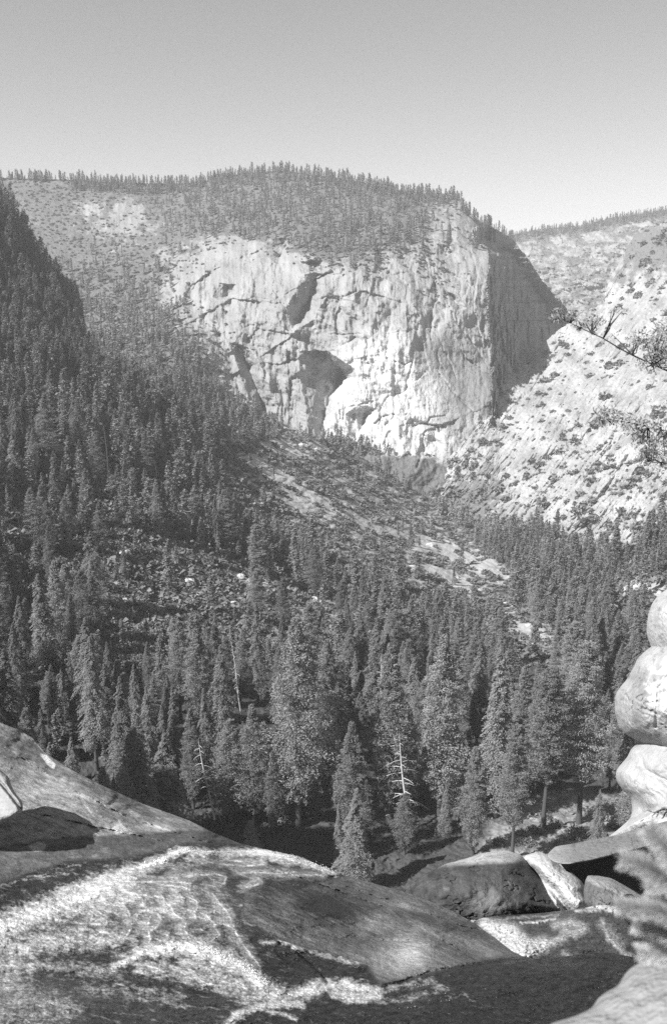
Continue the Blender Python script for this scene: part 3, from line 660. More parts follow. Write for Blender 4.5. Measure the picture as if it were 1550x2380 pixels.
def place_tree(b, h, kind_i, w, rz, label, group=None, lean=(0, 0)):
    kind, mc, mt = PROTO[kind_i]
    e_ = empty('conifer', b, rz, h); e_.scale = (h * w, h * w, h); e_.rotation_euler = (lean[0], lean[1], rz)
    tag(e_, label, 'conifer', group)
    c = bpy.data.objects.new('crown', mc); COL.objects.link(c); c.parent = e_
    t = bpy.data.objects.new('trunk', mt); COL.objects.link(t); t.parent = e_
    return e_
for (b, h, k, w, lab, u, v) in named: place_tree(b, h, k, w, u * 0.37, lab, 'conifers in the valley forest')
def region_label(u, v, H, k):
    sp = {'fir': 'layered fir', 'cedar': 'dense rounded cedar', 'pine': 'loose crowned pine'}[PROTO[k][0]]
    if v < 1250: s = 'on the steep upper left slope'
    elif v < 1480: s = 'around the brushy clearings of the middle valley' if u < 850 else 'in the middle valley below the bright slabs'
    elif v < 1760: s = 'in the left middle forest' if u < 500 else ('in the central forest belt' if u < 1000 else 'in the right forest belt')
    else: s = 'in the front forest above the left granite ledge' if u < 480 else ('in the dark front forest below the brink' if u < 1050 else 'in the front forest near the sunlit clearing')
    return sp + ' ' + s
for i in ind:
    k = int(r.choice(9, p=[.14, .12, .1, .1, .14, .14, .1, .09, .07]))
    lab = region_label(cu[i], cv[i], H[i], k)
    place_tree(p0[i], H[i], k, r.uniform(0.95, 1.7), r.random() * 6.28, lab, 'each ' + lab, (r.normal(0, .022), r.normal(0, .022)))
# everything smaller: one mass of forest
pts = p0[rest]; h = H[rest]; y = cy[rest]
mid = y < 1150
me1 = [MID, pts[mid], h[mid]]; n1 = mid.sum(); n2 = (~mid).sum()

# trees and brush on the mountain, right slope, far ridge
def surf_pts(n, u0, u1, v0, v1, depth, vtop, dens_fn, hmin, hmax, seed):
    rr = np.random.default_rng(seed); u = rr.uniform(u0, u1, n); v = rr.uniform(v0, v1, n)
    ok = (v > vtop(u) + 0.5); u, v = u[ok], v[ok]; k = rr.random(len(u)) < dens_fn(u, v); u, v = u[k], v[k]
    Yd = depth(u, v); return at(u, v, Yd), u, v, Yd, rr.uniform(hmin, hmax, len(u))
TREE_M = amap(['00000 11238 88888 88888 75200',
 '00000 00246 77777 77766 43200',
 '00000 00134 66555 66665 33222',
 '00000 00022 32223 45543 33332',
 '00011 11112 11112 23322 22210',
 '11112 22221 11111 11111 22100',
 '22233 33333 11110 00000 11000',
 '33334 44543 22111 00000 00000',
 '34444 55554 33322 10000 00000',
 '44455 66665 21111 00000 00000',
 '55556 66666 42100 00000 00000',
 '66666 77777 73100 00000 00000',
 '66777 77777 77410 00000 00000',
 '77777 77777 77764 11000 00000',
 '77777 77777 77777 77741 00000'], 0, 50, 430, 44)
def d_mt(u, v):
    top = (v - vt_m(u))
    band = sstep(34, 16, top) * ((u > 165) & (u < 1035)) + sstep(9, 4, top) * ((u <= 165) | (u >= 1035)) * 1.0
    m = TREE_M
    vgm = np.clip(VEG_M(u, v) * 1.05 + 0.55 * fbm(u / 26, v / 16, 1.7, 5, 0.7), 0, 1) > 0.5
    return np.clip(np.maximum(band * 0.95, vgm * m(u, v) * 0.75 * (0.55 + 1.2 * fbm(u / 40, v / 30, 3, 3))), 0, 1) * (u < 1200) * ((u < 1125) | (v < vt_m(u) + 25))
a = surf_pts(40000, -60, 1200, 395, 1060, mtn_depth, vt_m, d_mt, 9, 26, 51)
# skyline row
us = np.sort(r.uniform(-60, 1196, 620)); vs = vt_m(us) + r.uniform(0.3, 5, 620)
cl_ = 0.5 + 0.9 * fbm(us / 22, us * 0, 4, 3); kq = r.random(620) < np.clip(cl_ * 1.3 - 0.05, 0.05, 1); us, vs = us[kq], vs[kq]
ys = mtn_depth(us, vs); hs = 9 + 22 * r.random(len(us)) ** 1.6
b2 = surf_pts(9000, 1180, 1640, 470, 640, far_depth, vt_f, lambda u, v: np.clip(sstep(26, 8, v - vt_f(u)) * 0.9 + 0.1 * fbm(u / 30, v / 14, 1, 3), 0, 1), 14, 26, 52)
c2 = surf_pts(5000, 1020, 1640, 1120, 1330, right_depth, vt_r, lambda u, v: np.clip(sstep(0.75, 1.0, VEG_R(u, v)) * 0.35, 0, 1), 18, 34, 53)
fp = np.concatenate([pts[~mid], a[0], at(us, vs, ys), b2[0], c2[0]]); fh = np.concatenate([h[~mid], a[4], hs, b2[4], c2[4]])
wm = r.uniform(1.2, 2.0, n1); wf = r.uniform(0.9, 1.6, len(fp))
P1 = realize('x', MID, pts[mid], h[mid], wm, r.integers(0, 5, n1), M_NEEDLE, r)
tag(obj('conifer_forest', P1), kind='stuff')
P2 = realize('x', FAR, fp, fh, wf * 1.15, r.integers(0, 3, len(fp)), M_NEEDLE, r)
tag(obj('distant_forest', P2), kind='stuff')
print('forest', len(fp), n1, round(time.time() - T0, 1))

# brush
def d_bm(u, v): return np.clip((VEG_M(u, v) - 0.22) * 1.1 * (0.7 + 0.9 * fbm(u / 18, v / 14, 8, 3)), 0, 1) * (u < 1130)
def d_br(u, v): return np.clip((VEG_R(u, v) * 0.5 - 0.02) * (0.10 + 1.3 * fbm(u / 30, v / 22, 8, 3) + 1.5 * np.clip(fbm((u * 0.6 - v * 0.8) / 80, (u * 0.8 + v * 0.6) / 16, 12, 4, 0.6, True), 0, 1)), 0, 1)
s1 = surf_pts(34000, -60, 1130, 410, 1060, mtn_depth, vt_m, d_bm, 2.5, 7, 61)
s2 = surf_pts(10500, 990, 1640, 500, 1330, right_depth, vt_r, d_br, 0, 1, 62)
s2[4][:] = 2.2 + 3.2 * (-np.log(np.clip(s2[4], 0.02, 1))) ** 1.1
def d_bv(u, v):
    q = np.zeros_like(u)
    for pl_, _ in CLEAR[:8]: q = np.maximum(q, inpoly(u, v, pl_) * 1.0)
    dd = (u * 0.86 + v * 0.5); ee = (-u * 0.5 + v * 0.86)
    return np.clip(q * (0.42 + 1.5 * fbm(dd / 45, ee / 12, 8, 3)) * (1 - 0.85 * sum(inpoly(u, v, s_) * 1.0 for s_ in SLABS).clip(0, 1)) + 0.30 * (q == 0), 0, 1) * (v < 1560)
s3 = surf_pts(30000, -60, 1620, 980, 1560, val_depth, vt_v, d_bv, 3.5, 9, 63)
# biggest shrubs in the picture become single plants
scr = s3[4] / s3[3]; od = np.argsort(-scr); bigs = od[:235]; rests = od[235:]
low_u = [(1240,1935,6),(1290,1925,5),(1340,1945,7),(1350,1965,5),(1410,1965,7),(1160,1965,5),(1210,1940,4),(1300,1965,4),(1225,1965,5),(1405,1905,6),(1425,1925,5),(1265,1905,5)]
sb_p = np.concatenate([s3[0][bigs]] + [at(u, v, val_depth(np.array([u * 1.0]), np.array([v * 1.0]))) for u, v, _ in low_u]); sb_s = np.concatenate([s3[4][bigs], [x[2] for x in low_u]])
uu, vv = proj(sb_p)
for i in range(len(sb_p)):
    if uu[i] < -5 or uu[i] > 1555: continue
    if i >= len(bigs): lab = 'leafy brush on the sunlit ground by the little cone conifer'
    elif vv[i] < 1200: lab = 'round shrub among the streaked slabs under the cliff foot'
    elif uu[i] < 850: lab = 'round shrub in the bouldery clearing of the left valley'
    else: lab = 'round shrub along the pale rock bands on the right of the valley'
    e_ = empty('shrub', sb_p[i], r.random() * 6.28, sb_s[i]); tag(e_, lab, 'shrub', 'each ' + lab)
    o_ = bpy.data.objects.new('foliage', M_SHRN[i % 3]); COL.objects.link(o_); o_.parent = e_
bp = np.concatenate([s1[0], s2[0], s3[0][rests]]); bs = np.concatenate([s1[4] * 1.1, s2[4] * 1.25, s3[4][rests]])
P3 = realize('x', SHR, bp, bs, r.uniform(0.9, 1.5, len(bp)), r.integers(0, 3, len(bp)), M_BRUSH, r)
tag(obj('brush', P3), kind='stuff')
print('brush', len(bp), round(time.time() - T0, 1))

# boulders lying in the clearings
def pebble(seed, sub=18):
    r_ = np.random.default_rng(seed); th = np.linspace(0, np.pi, sub); ph = np.linspace(0, 2 * np.pi, sub * 2, endpoint=False)
    T_, P_ = np.meshgrid(th, ph, indexing='ij'); d = np.stack([np.sin(T_) * np.cos(P_), np.sin(T_) * np.sin(P_), np.cos(T_)], -1)
    d = np.sign(d) * np.abs(d) ** 0.8
    rad = 0.5 * (1 + 0.45 * fbm(d[..., 0] + seed, d[..., 1], d[..., 2], 4)); V = d * rad[..., None] * [1.2, 0.9, 0.8]
    i = np.arange(sub * sub * 2).reshape(sub, sub * 2); j = np.roll(i, -1, 1)
    return V.reshape(-1, 3), np.stack([i[:-1], i[1:], j[1:], j[:-1]], -1).reshape(-1, 4)
PEB = []
for s in (1, 2, 3):
    V, F = pebble(s); PEB.append(mesh('boulder', V, F, M_BOULD, {'tone': np.full(len(V), 0.42)}, smooth=False))
stones = [(450,1387,11),(440,1355,8),(468,1392,7),(730,1395,6),(745,1402,4),(352,1155,12),(130,1045,10),(118,1060,7),(290,1290,7),(270,1360,5),(286,1400,6),(955,1325,12),(940,1318,7),(720,1390,4),(1245,1500,6),(1175,1405,5),(560,1340,5),(580,1352,5),(600,1362,4),(1480,1368,7),(1500,1362,5),(655,1040,6),(700,1035,7),(735,1045,6),(1000,1268,8),(1060,1345,6),(1230,1455,5),(545,1405,5),(15,1045,7),(25,1228,6)]
for i, (u, v, s) in enumerate(stones):
    Yb = val_depth(np.array([u * 1.0]), np.array([v * 1.0]))[0]; o_ = obj('boulder', PEB[i % 3], None, at(u, v, Yb * 0.997)); o_.rotation_euler = (0, 0, i * 1.7); o_.scale = (s,) * 3
    big = {0: 'large white boulder in the middle of the left clearing', 5: 'tall pointed pale rock standing between conifers on the left', 6: 'pale block of rock on the upper left slope', 11: 'pale blocky outcrop in the centre right of the forest'}.get(i)
    lab = big or ('small pale boulder in the valley clearing on the left' if u < 850 else 'small pale boulder along the right valley rock bands')
    tag(o_, lab, 'boulder', None if big else 'each ' + lab)

# ------------------------------------------------------------------ DEAD TREES
def snag(base_uv, top_uv, Yb, n_limb, Lmax, rad, label, t_lo=0.15, droop=0.35, seed=0):
    Yb = float(val_depth(np.array([base_uv[0] * 1.0]), np.array([base_uv[1] * 1.0]))[0]) * 0.995
    r_ = np.random.default_rng(seed); b = at(*base_uv, Yb); rad = rad * Yb / 290; Lmax = Lmax * Yb / 290
    rt = ray(*top_uv); tp = np.array([rt[0], rt[1], rt[2]]) * (Yb / rt[1]); H_ = tp[2] - b[2]
    root = empty('dead_tree', b); tag(root, label, 'dead tree')
    s = np.linspace(0, 1, 14)[:, None]; path = (tp - b) * s; path[:, 0] += H_ * 0.01 * np.sin(s[:, 0] * 5 + seed)
    V, F = tube(path, rad * (1.02 - s[:, 0]) ** 0.8 + 0.03, 8); obj('trunk', mesh('trunk', V, F, M_SNAG), root)
    for i in range(n_limb):
        t = t_lo + (0.97 - t_lo) * (i + r_.random() * 0.6) / n_limb; a = i * 2.4 + r_.normal() * 0.5
        if r_.random() < 0.1: continue
        L = Lmax * (1.08 - t) ** 0.6 * r_.uniform(0.4, 1.2) * (0.6 + 0.4 * sstep(t_lo, t_lo + 0.1, t))
        q = np.linspace(0, 1, 7); c = np.array([np.interp(t, s[:, 0], path[:, j]) for j in range(3)])
        side = np.sign(np.cos(a)) * (0.5 + 0.5 * abs(np.cos(a))); wob = r_.normal(0, 0.04, 7).cumsum() * L * 0.3
        pth = c + np.stack([side * L * q, np.sin(a) * L * q * 0.6 + wob, L * (0.12 * q - droop * q * q) + wob * 0.5], -1)
        pts_ = [tube(pth, rad * 0.30 * (1.05 - q) * (1.15 - t) + 0.05, 5)]
        for m in range(3):
            k_ = r_.integers(2, 6); e2 = pth[k_] + np.array([side * L * 0.12, r_.normal() * L * 0.1, -L * r_.uniform(0.06, 0.2)]); pts_.append(tube(np.linspace(pth[k_], e2, 3), [0.045, 0.035, 0.02], 4))
        V, F = join(pts_); obj('limb', mesh('limb', V, F, M_SNAG), root)
    return root
snag((497,1905), (462,1722), 262, 24, 5.6, 0.42, 'white leaning snag with drooping bare limbs at the dark forest foot', 0.05, 0.55, 1)
snag((952,1925), (926,1705), 262, 34, 8.5, 0.5, 'grey snag with long tangled limbs above a bushy conifer', 0.02, 0.3, 2)
snag((888,1730), (884,1520), 318, 22, 3.8, 0.42, 'tall dead tree with stubby limbs in the centre right forest', 0.2, 0.1, 3)
snag((562,1660), (536,1490), 420, 14, 1.9, 0.26, 'thin leaning dead trunk in the forest left of the massive tree', 0.3, 0.6, 4)
snag((252,1100), (240,985), 650, 4, 0.7, 0.24, 'thin straight white dead trunk on the upper left slope', 0.6, 0.2, 5)
snag((52,1268), (37,1178), 520, 4, 0.7, 0.24, 'pale leaning dead trunk near the left edge of the valley', 0.6, 0.2, 6)
snag((365,1112), (359,1068), 720, 3, 0.5, 0.2, 'short pale dead trunk between upper left conifers', 0.6, 0.2, 7)
snag((1135,1690), (1133,1645), 380, 3, 0.7, 0.3, 'short white broken trunk in the right forest belt', 0.6, 0.2, 8)
snag((603,1510), (604,1425), 470, 8, 1.3, 0.2, 'slender grey snag in the central forest behind the massive tree', 0.3, 0.5, 9)
snag((1432,1660), (1440,1600), 260, 5, 2.0, 0.22, 'thin bare stem beside the middle stacked boulder', 0.3, 0.2, 10)
print('snags', round(time.time() - T0, 1))

# ------------------------------------------------------------------ FOREGROUND: bedrock ledge and river
vt_g = curve([(-200,1600),(-60,1655),(0,1680),(45,1697),(75,1715),(105,1750),(150,1780),(170,1792),(250,1832),(330,1868),(440,1908),(500,1938),(560,1962),(640,1980),(700,1992),(780,2030),(860,2052),(940,2074),(1000,2096),(1060,2122),(1110,2152),(1150,2182),(1190,2212),(1215,2224),(1260,2232),(1330,2222),(1400,2214),(1500,2230),(1700,2250)])
Dg = rbf([(-200,1600,32),(0,1680,27),(100,1760,25),(330,1870,22),(560,1960,19),(0,1800,22),(200,1850,20.5),(-200,1800,23),(0,1950,17.6),(300,1950,17.6),(470,1955,17.6),(-200,1950,18),
 (0,2050,15.2),(200,2040,15.3),(370,2000,16.2),(470,1978,16.8),(640,1985,17),(780,2030,16),(940,2074,15.4),(1060,2122,14.6),(1190,2212,12.9),
 (0,2150,13.2),(200,2100,14.0),(400,2080,14.0),(600,2060,14.4),(700,2100,13.6),(800,2150,13.0),(1000,2180,12.6),(-200,2150,13),
 (0,2250,11.7),(280,2250,11.4),(500,2200,11.9),(700,2200,12.0),(800,2225,11.7),(900,2250,11.4),(1000,2240,11.6),(500,2250,11.1),
 (600,2290,10.4),(740,2330,9.9),(870,2290,10.5),(1000,2260,11.2),(1190,2226,12.2),(1300,2228,12.2),(0,2380,8.7),(400,2380,8.9),(700,2370,9.2),(1000,2330,9.7),(1200,2300,10.3),(1450,2260,11.2),(1700,2260,11.0),
 (-200,2480,7.3),(400,2480,7.4),(800,2480,7.6),(1200,2480,7.8),(1700,2480,7.6)], c=45)
# strokes of white water: (polyline, half width, strength, lift in metres)
FOAM = [
 ([(150,2075),(250,2042),(330,2020),(380,2000)], 16, .85, .10), ([(375,2002),(400,1986),(420,1978),(450,1980),(500,1984),(560,1982),(620,1982),(680,1996),(740,2016),(780,2030)], 10, 1.0, .16),
 ([(440,2000),(520,1990),(600,1992),(700,2008)], 13, .6, .03), ([(-150,2210),(0,2165),(60,2135),(130,2105),(200,2078),(300,2040)], 30, .95, .12), ([(-150,2180),(0,2150),(50,2140)], 20, 1.0, .12),
 ([(60,2150),(150,2120),(250,2100),(320,2080)], 26, .62, .08), ([(0,2205),(60,2190),(150,2170),(250,2140)], 22, .5, .06), ([(-50,2260),(30,2235),(60,2250)], 26, .6, .05), ([(0,2310),(80,2330),(150,2350),(60,2370)], 45, .42, .05),
 ([(0,2260),(40,2300),(0,2380)], 40, .5, .05), ([(265,2247),(300,2232),(340,2212),(370,2204)], 9, 1.0, .12), ([(360,2212),(400,2205),(450,2203),(480,2212),(520,2230)], 22, .95, .16), ([(520,2232),(560,2245),(590,2275),(620,2300),(650,2310)], 20, .85, .14),
 ([(430,2240),(500,2255),(560,2290),(600,2310)], 24, .62, .10), ([(330,2245),(430,2262),(520,2290),(590,2325)], 24, .58, .04), ([(-20,2205),(120,2190),(260,2182)], 30, .6, .04), ([(40,2232),(160,2252),(270,2262)], 20, .42, .02), ([(200,2300),(320,2310),(420,2330)], 22, .34, .0), ([(620,2140),(680,2150),(700,2180)], 18, .3, 0),
 ([(600,2312),(660,2318),(700,2308),(740,2290)], 14, .9, .06), ([(715,2312),(760,2292),(800,2288),(850,2300),(880,2312)], 13, 1.0, .05), ([(780,2310),(830,2320),(870,2318)], 14, .85, .03),
 ([(900,2300),(950,2290),(1000,2282),(1030,2300)], 10, .45, .02), ([(880,2330),(930,2325),(1000,2310),(1040,2300)], 9, .35, .0), ([(525,2395),(550,2360),(600,2340),(650,2332),(700,2335)], 11, .9, .05),
 ([(560,2352),(600,2350),(650,2356),(690,2372)], 5, .8, .0), ([(1040,2320),(1080,2310),(1110,2340)], 8, .25, 0), ([(970,2228),(1030,2224),(1080,2218),(1120,2214)], 3.0, .5, 0),
 ([(660,2190),(700,2200),(750,2220),(800,2235),(850,2240)], 8, .5, .0), ([(605,2192),(660,2190),(690,2205)], 7, .5, .0), ([(0,2060),(60,2045),(130,2036)], 3, .35, 0), ([(60,2040),(130,2030),(180,2034)], 2, .4, 0), ([(110,2022),(190,2012)], 2, .35, 0)]
SCAL = [  # thin lips of the water sheets sliding over the dome
 [(330,2052),(380,2050),(430,2052),(444,2056),(440,2068),(446,2085),(458,2098),(460,2110),(452,2122),(456,2135)], [(360,2068),(375,2078),(382,2095),(398,2110),(405,2125),(420,2135),(434,2142),(430,2155)],
 [(240,2076),(270,2078),(288,2090),(285,2102),(300,2120),(306,2140),(305,2160),(295,2175),(285,2190)], [(286,2088),(310,2084),(330,2088),(333,2104),(350,2120),(366,2122),(374,2138),(365,2155),(350,2165)],
 [(400,2040),(450,2035),(500,2032),(525,2040),(522,2052),(512,2062)], [(440,2055),(470,2030),(440,2040)], [(494,2078),(510,2100),(530,2122),(540,2145),(550,2172),(568,2200),(590,2228),(604,2246),(606,2266)],
 [(480,2128),(500,2150),(504,2165),(512,2172),(500,2184),(485,2190)], [(425,2160),(440,2175),(430,2190),(455,2200)], [(345,2165),(350,2185),(340,2205),(345,2214)], [(560,2030),(600,2028),(650,2032),(690,2028)],
 [(600,2042),(610,2050),(590,2060),(575,2062)], [(650,2038),(700,2034),(760,2036)], [(230,2120),(250,2135),(245,2160),(225,2175)], [(240,2140),(246,2160),(235,2180)],
 [(200,2110),(215,2125),(210,2145)], [(390,2058),(430,2064),(440,2070)], [(350,2130),(345,2150),(330,2165)], [(470,2008),(520,2000),(580,2004)], [(520,2010),(570,2014),(620,2010)]]
_FC = {}
def foam_of(U, V):
    if U.shape in _FC and U.size > 1e5: return _FC[U.shape]
    r_ = _foam(U, V)
    _FC[U.shape] = r_
    return r_
def _foam(U, V):
    wu = U + 13 * fbm(U / 26, V / 16, 61, 4, 0.6); wv = V + 9 * fbm(U / 26, V / 16, 62, 4, 0.6)
    f = np.zeros_like(U); lift = np.zeros_like(U)
    for pts_, w, s, l in FOAM:
        d, _ = dline(wu, wv, pts_); g = np.exp(-(d / (w * 1.1)) ** 1.8); f = np.maximum(f, s * g); lift = np.maximum(lift, 0.5 * l * g)
    n1 = fbm(U / 7, V / 5, 63, 4, 0.65); n2 = fbm(U / 22, V / 14, 64, 3, 0.6)
    nr = fbm(U / 19 + 0.5 * n2, V / 10, 64.5, 4, 0.55, True); f = 0.80 * np.clip(1.35 * f - 0.38 + 0.55 * n1 + 0.62 * n2 + 0.38 * nr, 0, 1) * sstep(0.03, 0.25, f)
    sc = np.zeros_like(U); sx_ = 5.0 * fbm(U / 9, V / 7, 65, 4, 0.6); sy_ = 4.0 * fbm(U / 9, V / 7, 66, 4, 0.6)
    lipv = np.clip(0.5 + 1.3 * fbm(U / 20, V / 14, 67, 3), 0.05, 0.9); caul = np.clip(0.55 + 0.9 * fbm(U / 8, V / 5.5, 68, 3, 0.6, True), 0, 1)
    for pts_ in SCAL:
        d, _ = dline(U + sx_, V + sy_, pts_); d2, _ = dline(U + sx_ + 9, V + sy_ + 2, pts_)
        sc = np.maximum(sc, np.exp(-(d / 1.7) ** 2) * lipv + np.exp(-(d2 / 13) ** 2) * 0.5 * caul)
    # overlapping lobes of thin water: each one milky towards its lower right lip
    lx = U + 44 * fbm(U / 64, V / 36, 55, 5, 0.6); ly = (V + 26 * fbm(U / 64, V / 36, 56, 5, 0.6)) * 1.35; gx = 46.0; gy = 44.0
    F1 = np.full(U.shape, 1e9); F2 = F1.copy(); ox = np.zeros(U.shape); oy = np.zeros(U.shape); ci = np.floor(lx / gx).astype(int); cj = np.floor(ly / gy).astype(int)
    for a in (-1, 0, 1):
        for b in (-1, 0, 1):
            i_ = ci + a; j_ = cj + b; h1 = _PI.take((_PI.take(i_ & 1023) + j_) & 1023) / 1023.0; h2 = _PI.take((_PI.take((i_ + 77) & 1023) + j_) & 1023) / 1023.0
            dx_ = lx - (i_ + 0.1 + 0.8 * h1) * gx; dy_ = ly - (j_ + 0.1 + 0.8 * h2) * gy; d_ = np.hypot(dx_ * 0.85, dy_)
            c_ = d_ < F1; F2 = np.where(c_, F1, np.minimum(F2, d_)); F1 = np.where(c_, d_, F1); ox = np.where(c_, dx_, ox); oy = np.where(c_, dy_, oy)
    dn = (ox * 0.9 + oy * 0.42) / 26.0
    reg = sstep(0.15, 0.6, softpoly(U, V, [(120,2110),(260,2060),(380,2020),(480,2020),(500,2080),(560,2180),(600,2250),(540,2220),(400,2190),(280,2215),(200,2190),(100,2180)], 26))
    on_ = sstep(-0.25, 0.3, fbm(U / 60, V / 34, 58, 3)); lobe = reg * (np.exp(-((F2 - F1) / 2.0) ** 2) * sstep(0.1, 0.7, dn) * lipv * on_ * 0.42 + (0.05 + 0.26 * sstep(-0.9, 1.0, dn) * on_) * (0.3 + 1.1 * caul) + 0.22 * sstep(0.0, 0.5, n1))
    sc = np.maximum(sc * 0.75, lobe)
    return np.clip(f, 0, 1), lift, sc, n1
CRK_G = [([(650,2194),(680,2206),(720,2236),(745,2262),(762,2282)], 5.5, .16), ([(30,1790),(80,1812),(110,1835)], 4, .05), ([(185,1855),(200,1880),(230,1915)], 4, .05), ([(860,2186),(900,2189),(960,2188),(990,2178)], 4, .06),
 ([(900,2295),(950,2278),(1000,2262),(1080,2246),(1190,2232)], 5, .10), ([(60,1830),(90,1822),(120,1828)], 5, .05), ([(980,2096),(1060,2140),(1160,2200)], 2, .03)]
def gnd_depth(U, V):
    Y = Dg(U, V); k = Y / 14
    f, lift, sc, n1 = foam_of(U, V)
    o = k * (0.28 * fbm(U / 130, V / 60, 71, 4) + 0.05 * fbm(U / 22, V / 9, 72, 4, 0.6) + 0.014 * fbm(U / 5, V / 3, 73, 3))
    for pts_, w, A in CRK_G:
        d, _ = dline(U + 4 * fbm(U / 14, V / 14, 74, 3), V + 3 * fbm(U / 14, V / 14, 75, 3), pts_); o = o + A * np.exp(-(d / w) ** 2)
    for pts_, A, wf_s in (([(20,1742),(160,1832),(300,1902),(430,1942)], .22, 30), ([(110,1898),(240,1926),(360,1952)], .16, 24), ([(640,2022),(760,2062),(900,2112),(1040,2192)], .12, 30), ([(800,2062),(930,2100),(1070,2152)], .10, 22), ([(60,1712),(170,1800),(260,1850)], .12, 16)):
        wu_ = U + 9 * fbm(U / 30, V / 16, 74.5, 4, 0.6); wv_ = V + 7 * fbm(U / 30, V / 16, 75.5, 4, 0.6); s_ = sgn_line(wu_, wv_, pts_)
        o = o - A * k * np.where(s_ < 0, np.exp(-np.abs(s_) / wf_s), 0) * sstep(0, 1.5, np.abs(s_)) * np.clip(0.5 + 1.2 * fbm(U / 40, V / 30, 76.5, 2), 0, 1)
    o = o - lift * 1.3 - f * 0.06 * (fbm(U / 20, V / 11, 64.5, 2, 0.4) + 0.35 * fbm(U / 9, V / 5.5, 76, 2)) - sc * 0.022
    wat = softpoly(U, V, WATER, 20)
    o = o + wat * 0.025 * fbm(U / 14, V / 7, 78, 3, 0.6, True)
    return Y + o
WATER = [(-160,2075),(0,2060),(150,2010),(300,2000),(380,1985),(420,1968),(560,1968),(640,1976),(720,1994),(790,2032),(700,2060),(560,2070),(560,2130),(640,2190),(700,2210),(790,2230),(850,2250),(880,2296),(960,2280),(1060,2254),(1190,2228),(1300,2215),(1720,2215),(1720,2500),(-160,2500)]
_FC.clear()
P, U, V, Y = sheet(-200, 1700, 1120, vt_g, curve([(-200,2500),(1700,2500)]), 620, gnd_depth, back=(0.5, 1.5, 4, 8, 14), fall=1.6)
f, lift, sc, n1 = foam_of(U, V)
wat = softpoly(U, V, WATER, 14)
# tone of the bedrock: dry pale granite on the left, wet dark rock elsewhere
def blob(cu_, cv_, ru, rv, rot=0):
    a = math.radians(rot); x = (U - cu_) * math.cos(a) + (V - cv_) * math.sin(a); y = -(U - cu_) * math.sin(a) + (V - cv_) * math.cos(a)
    return np.exp(-((x / ru) ** 2 + (y / rv) ** 2) + 0.35 * fbm(U / 30, V / 16, 81, 3)).clip(0, 1)
streak = fbm((U * 0.9 + V * 0.42) / 46, (-U * 0.42 + V * 0.9) / 6, 82, 5, 0.62)
spk = fbm(U / 3.2, V / 2.4, 83, 2, 0.7)
tone = 0.25 + 0.24 * streak + 0.16 * fbm(U / 50, V / 22, 84, 5, 0.6) + 0.09 * spk
fs = fbm((U * 0.9 + V * 0.42) / 30, (-U * 0.42 + V * 0.9) / 3.4, 182, 4, 0.7); fl = sstep(0.12, 0.38, fs) - sstep(0.12, 0.38, -fs)
tone = tone + 0.11 * fl
lichen = softpoly(U, V, [(-200,1600),(0,1675),(110,1745),(330,1866),(560,1960),(420,1930),(250,1850),(130,1795),(0,1762),(-200,1700)], 10)
tone = tone * (1 - 0.45 * lichen)
dark1 = sstep(0.35, 0.6, softpoly(U, V, [(-200,1980),(0,1985),(90,1968),(200,1960),(330,1955),(470,1945),(560,1975),(400,1995),(250,2040),(100,2070),(-200,2090)], 30) + 0.25 * fbm(U / 30, V / 12, 85, 4))
tone = tone * (1 - dark1) + dark1 * (0.085 + 0.05 * sstep(0.0, 0.5, fbm(U / 26, V / 9, 86, 4)) + 0.03 * spk)
hump = softpoly(U, V, [(560,1968),(640,1980),(780,2030),(940,2072),(1190,2212),(1190,2228),(1000,2262),(880,2294),(740,2320),(600,2260),(480,2060)], 30)
ht = 0.10 + 0.10 * streak + 0.035 * fl + 0.07 * spk + 0.06 * fbm(U / 60, V / 26, 90, 5, 0.65) + 0.22 * blob(940,2225,65,45,-20) + 0.10 * blob(1080,2190,120,14,20) + 0.12 * blob(930,2105,70,9,12) + 0.14 * blob(860,2150,45,22) + 0.08 * blob(830,2240,60,22) - 0.11 * blob(770,2110,130,34,18) - 0.06 * blob(980,2135,110,14,20) - 0.05 * blob(870,2175,18,10) - 0.06 * blob(640,2120,90,40, 30) + 0.06 * blob(660,2110,30,30)
tone = tone * (1 - hump) + hump * ht
pale = softpoly(U, V, [(95,1754),(108,1758),(128,1778),(124,1786),(112,1778)], 3) + softpoly(U, V, [(262,1926),(272,1920),(276,1908),(284,1920),(296,1930),(270,1938)], 3) + 0.45 * softpoly(U, V, [(70,1968),(90,1960),(106,1966),(98,1976),(80,1978)], 5)
tone = tone * (1 - pale.clip(0, 1)) + 0.62 * pale.clip(0, 1)
# river colour: deep clear water is dark
deep = 0.032 + 0.035 * fbm(U / 18, V / 8, 87, 4) + 0.06 * blob(420,2110,160,60) + 0.05 * blob(100,2330,140,60) - 0.03 * blob(260,2190,110,25) 
wt = np.clip(deep, 0.02, 0.3) * wat + tone * (1 - wat)
tone = np.clip(wt, 0.02, 0.6)
spl = sstep(0.22, 0.5, fbm(U / 14, V / 5, 88, 5, 0.72)) * wat * softpoly(U, V, [(880,2290),(1080,2262),(1130,2300),(1080,2350),(700,2378),(880,2330)], 20) * 0.5
glint_paint = sstep(0.15, 0.5, fbm(U / 3.5, V / 3.0, 89, 2)) * blob(855,2212,50,22) * 0.9  # glints of light on the water, painted as white specks into the foam mask
fo = np.clip(np.maximum(f, sc) + spl + glint_paint, 0, 1)
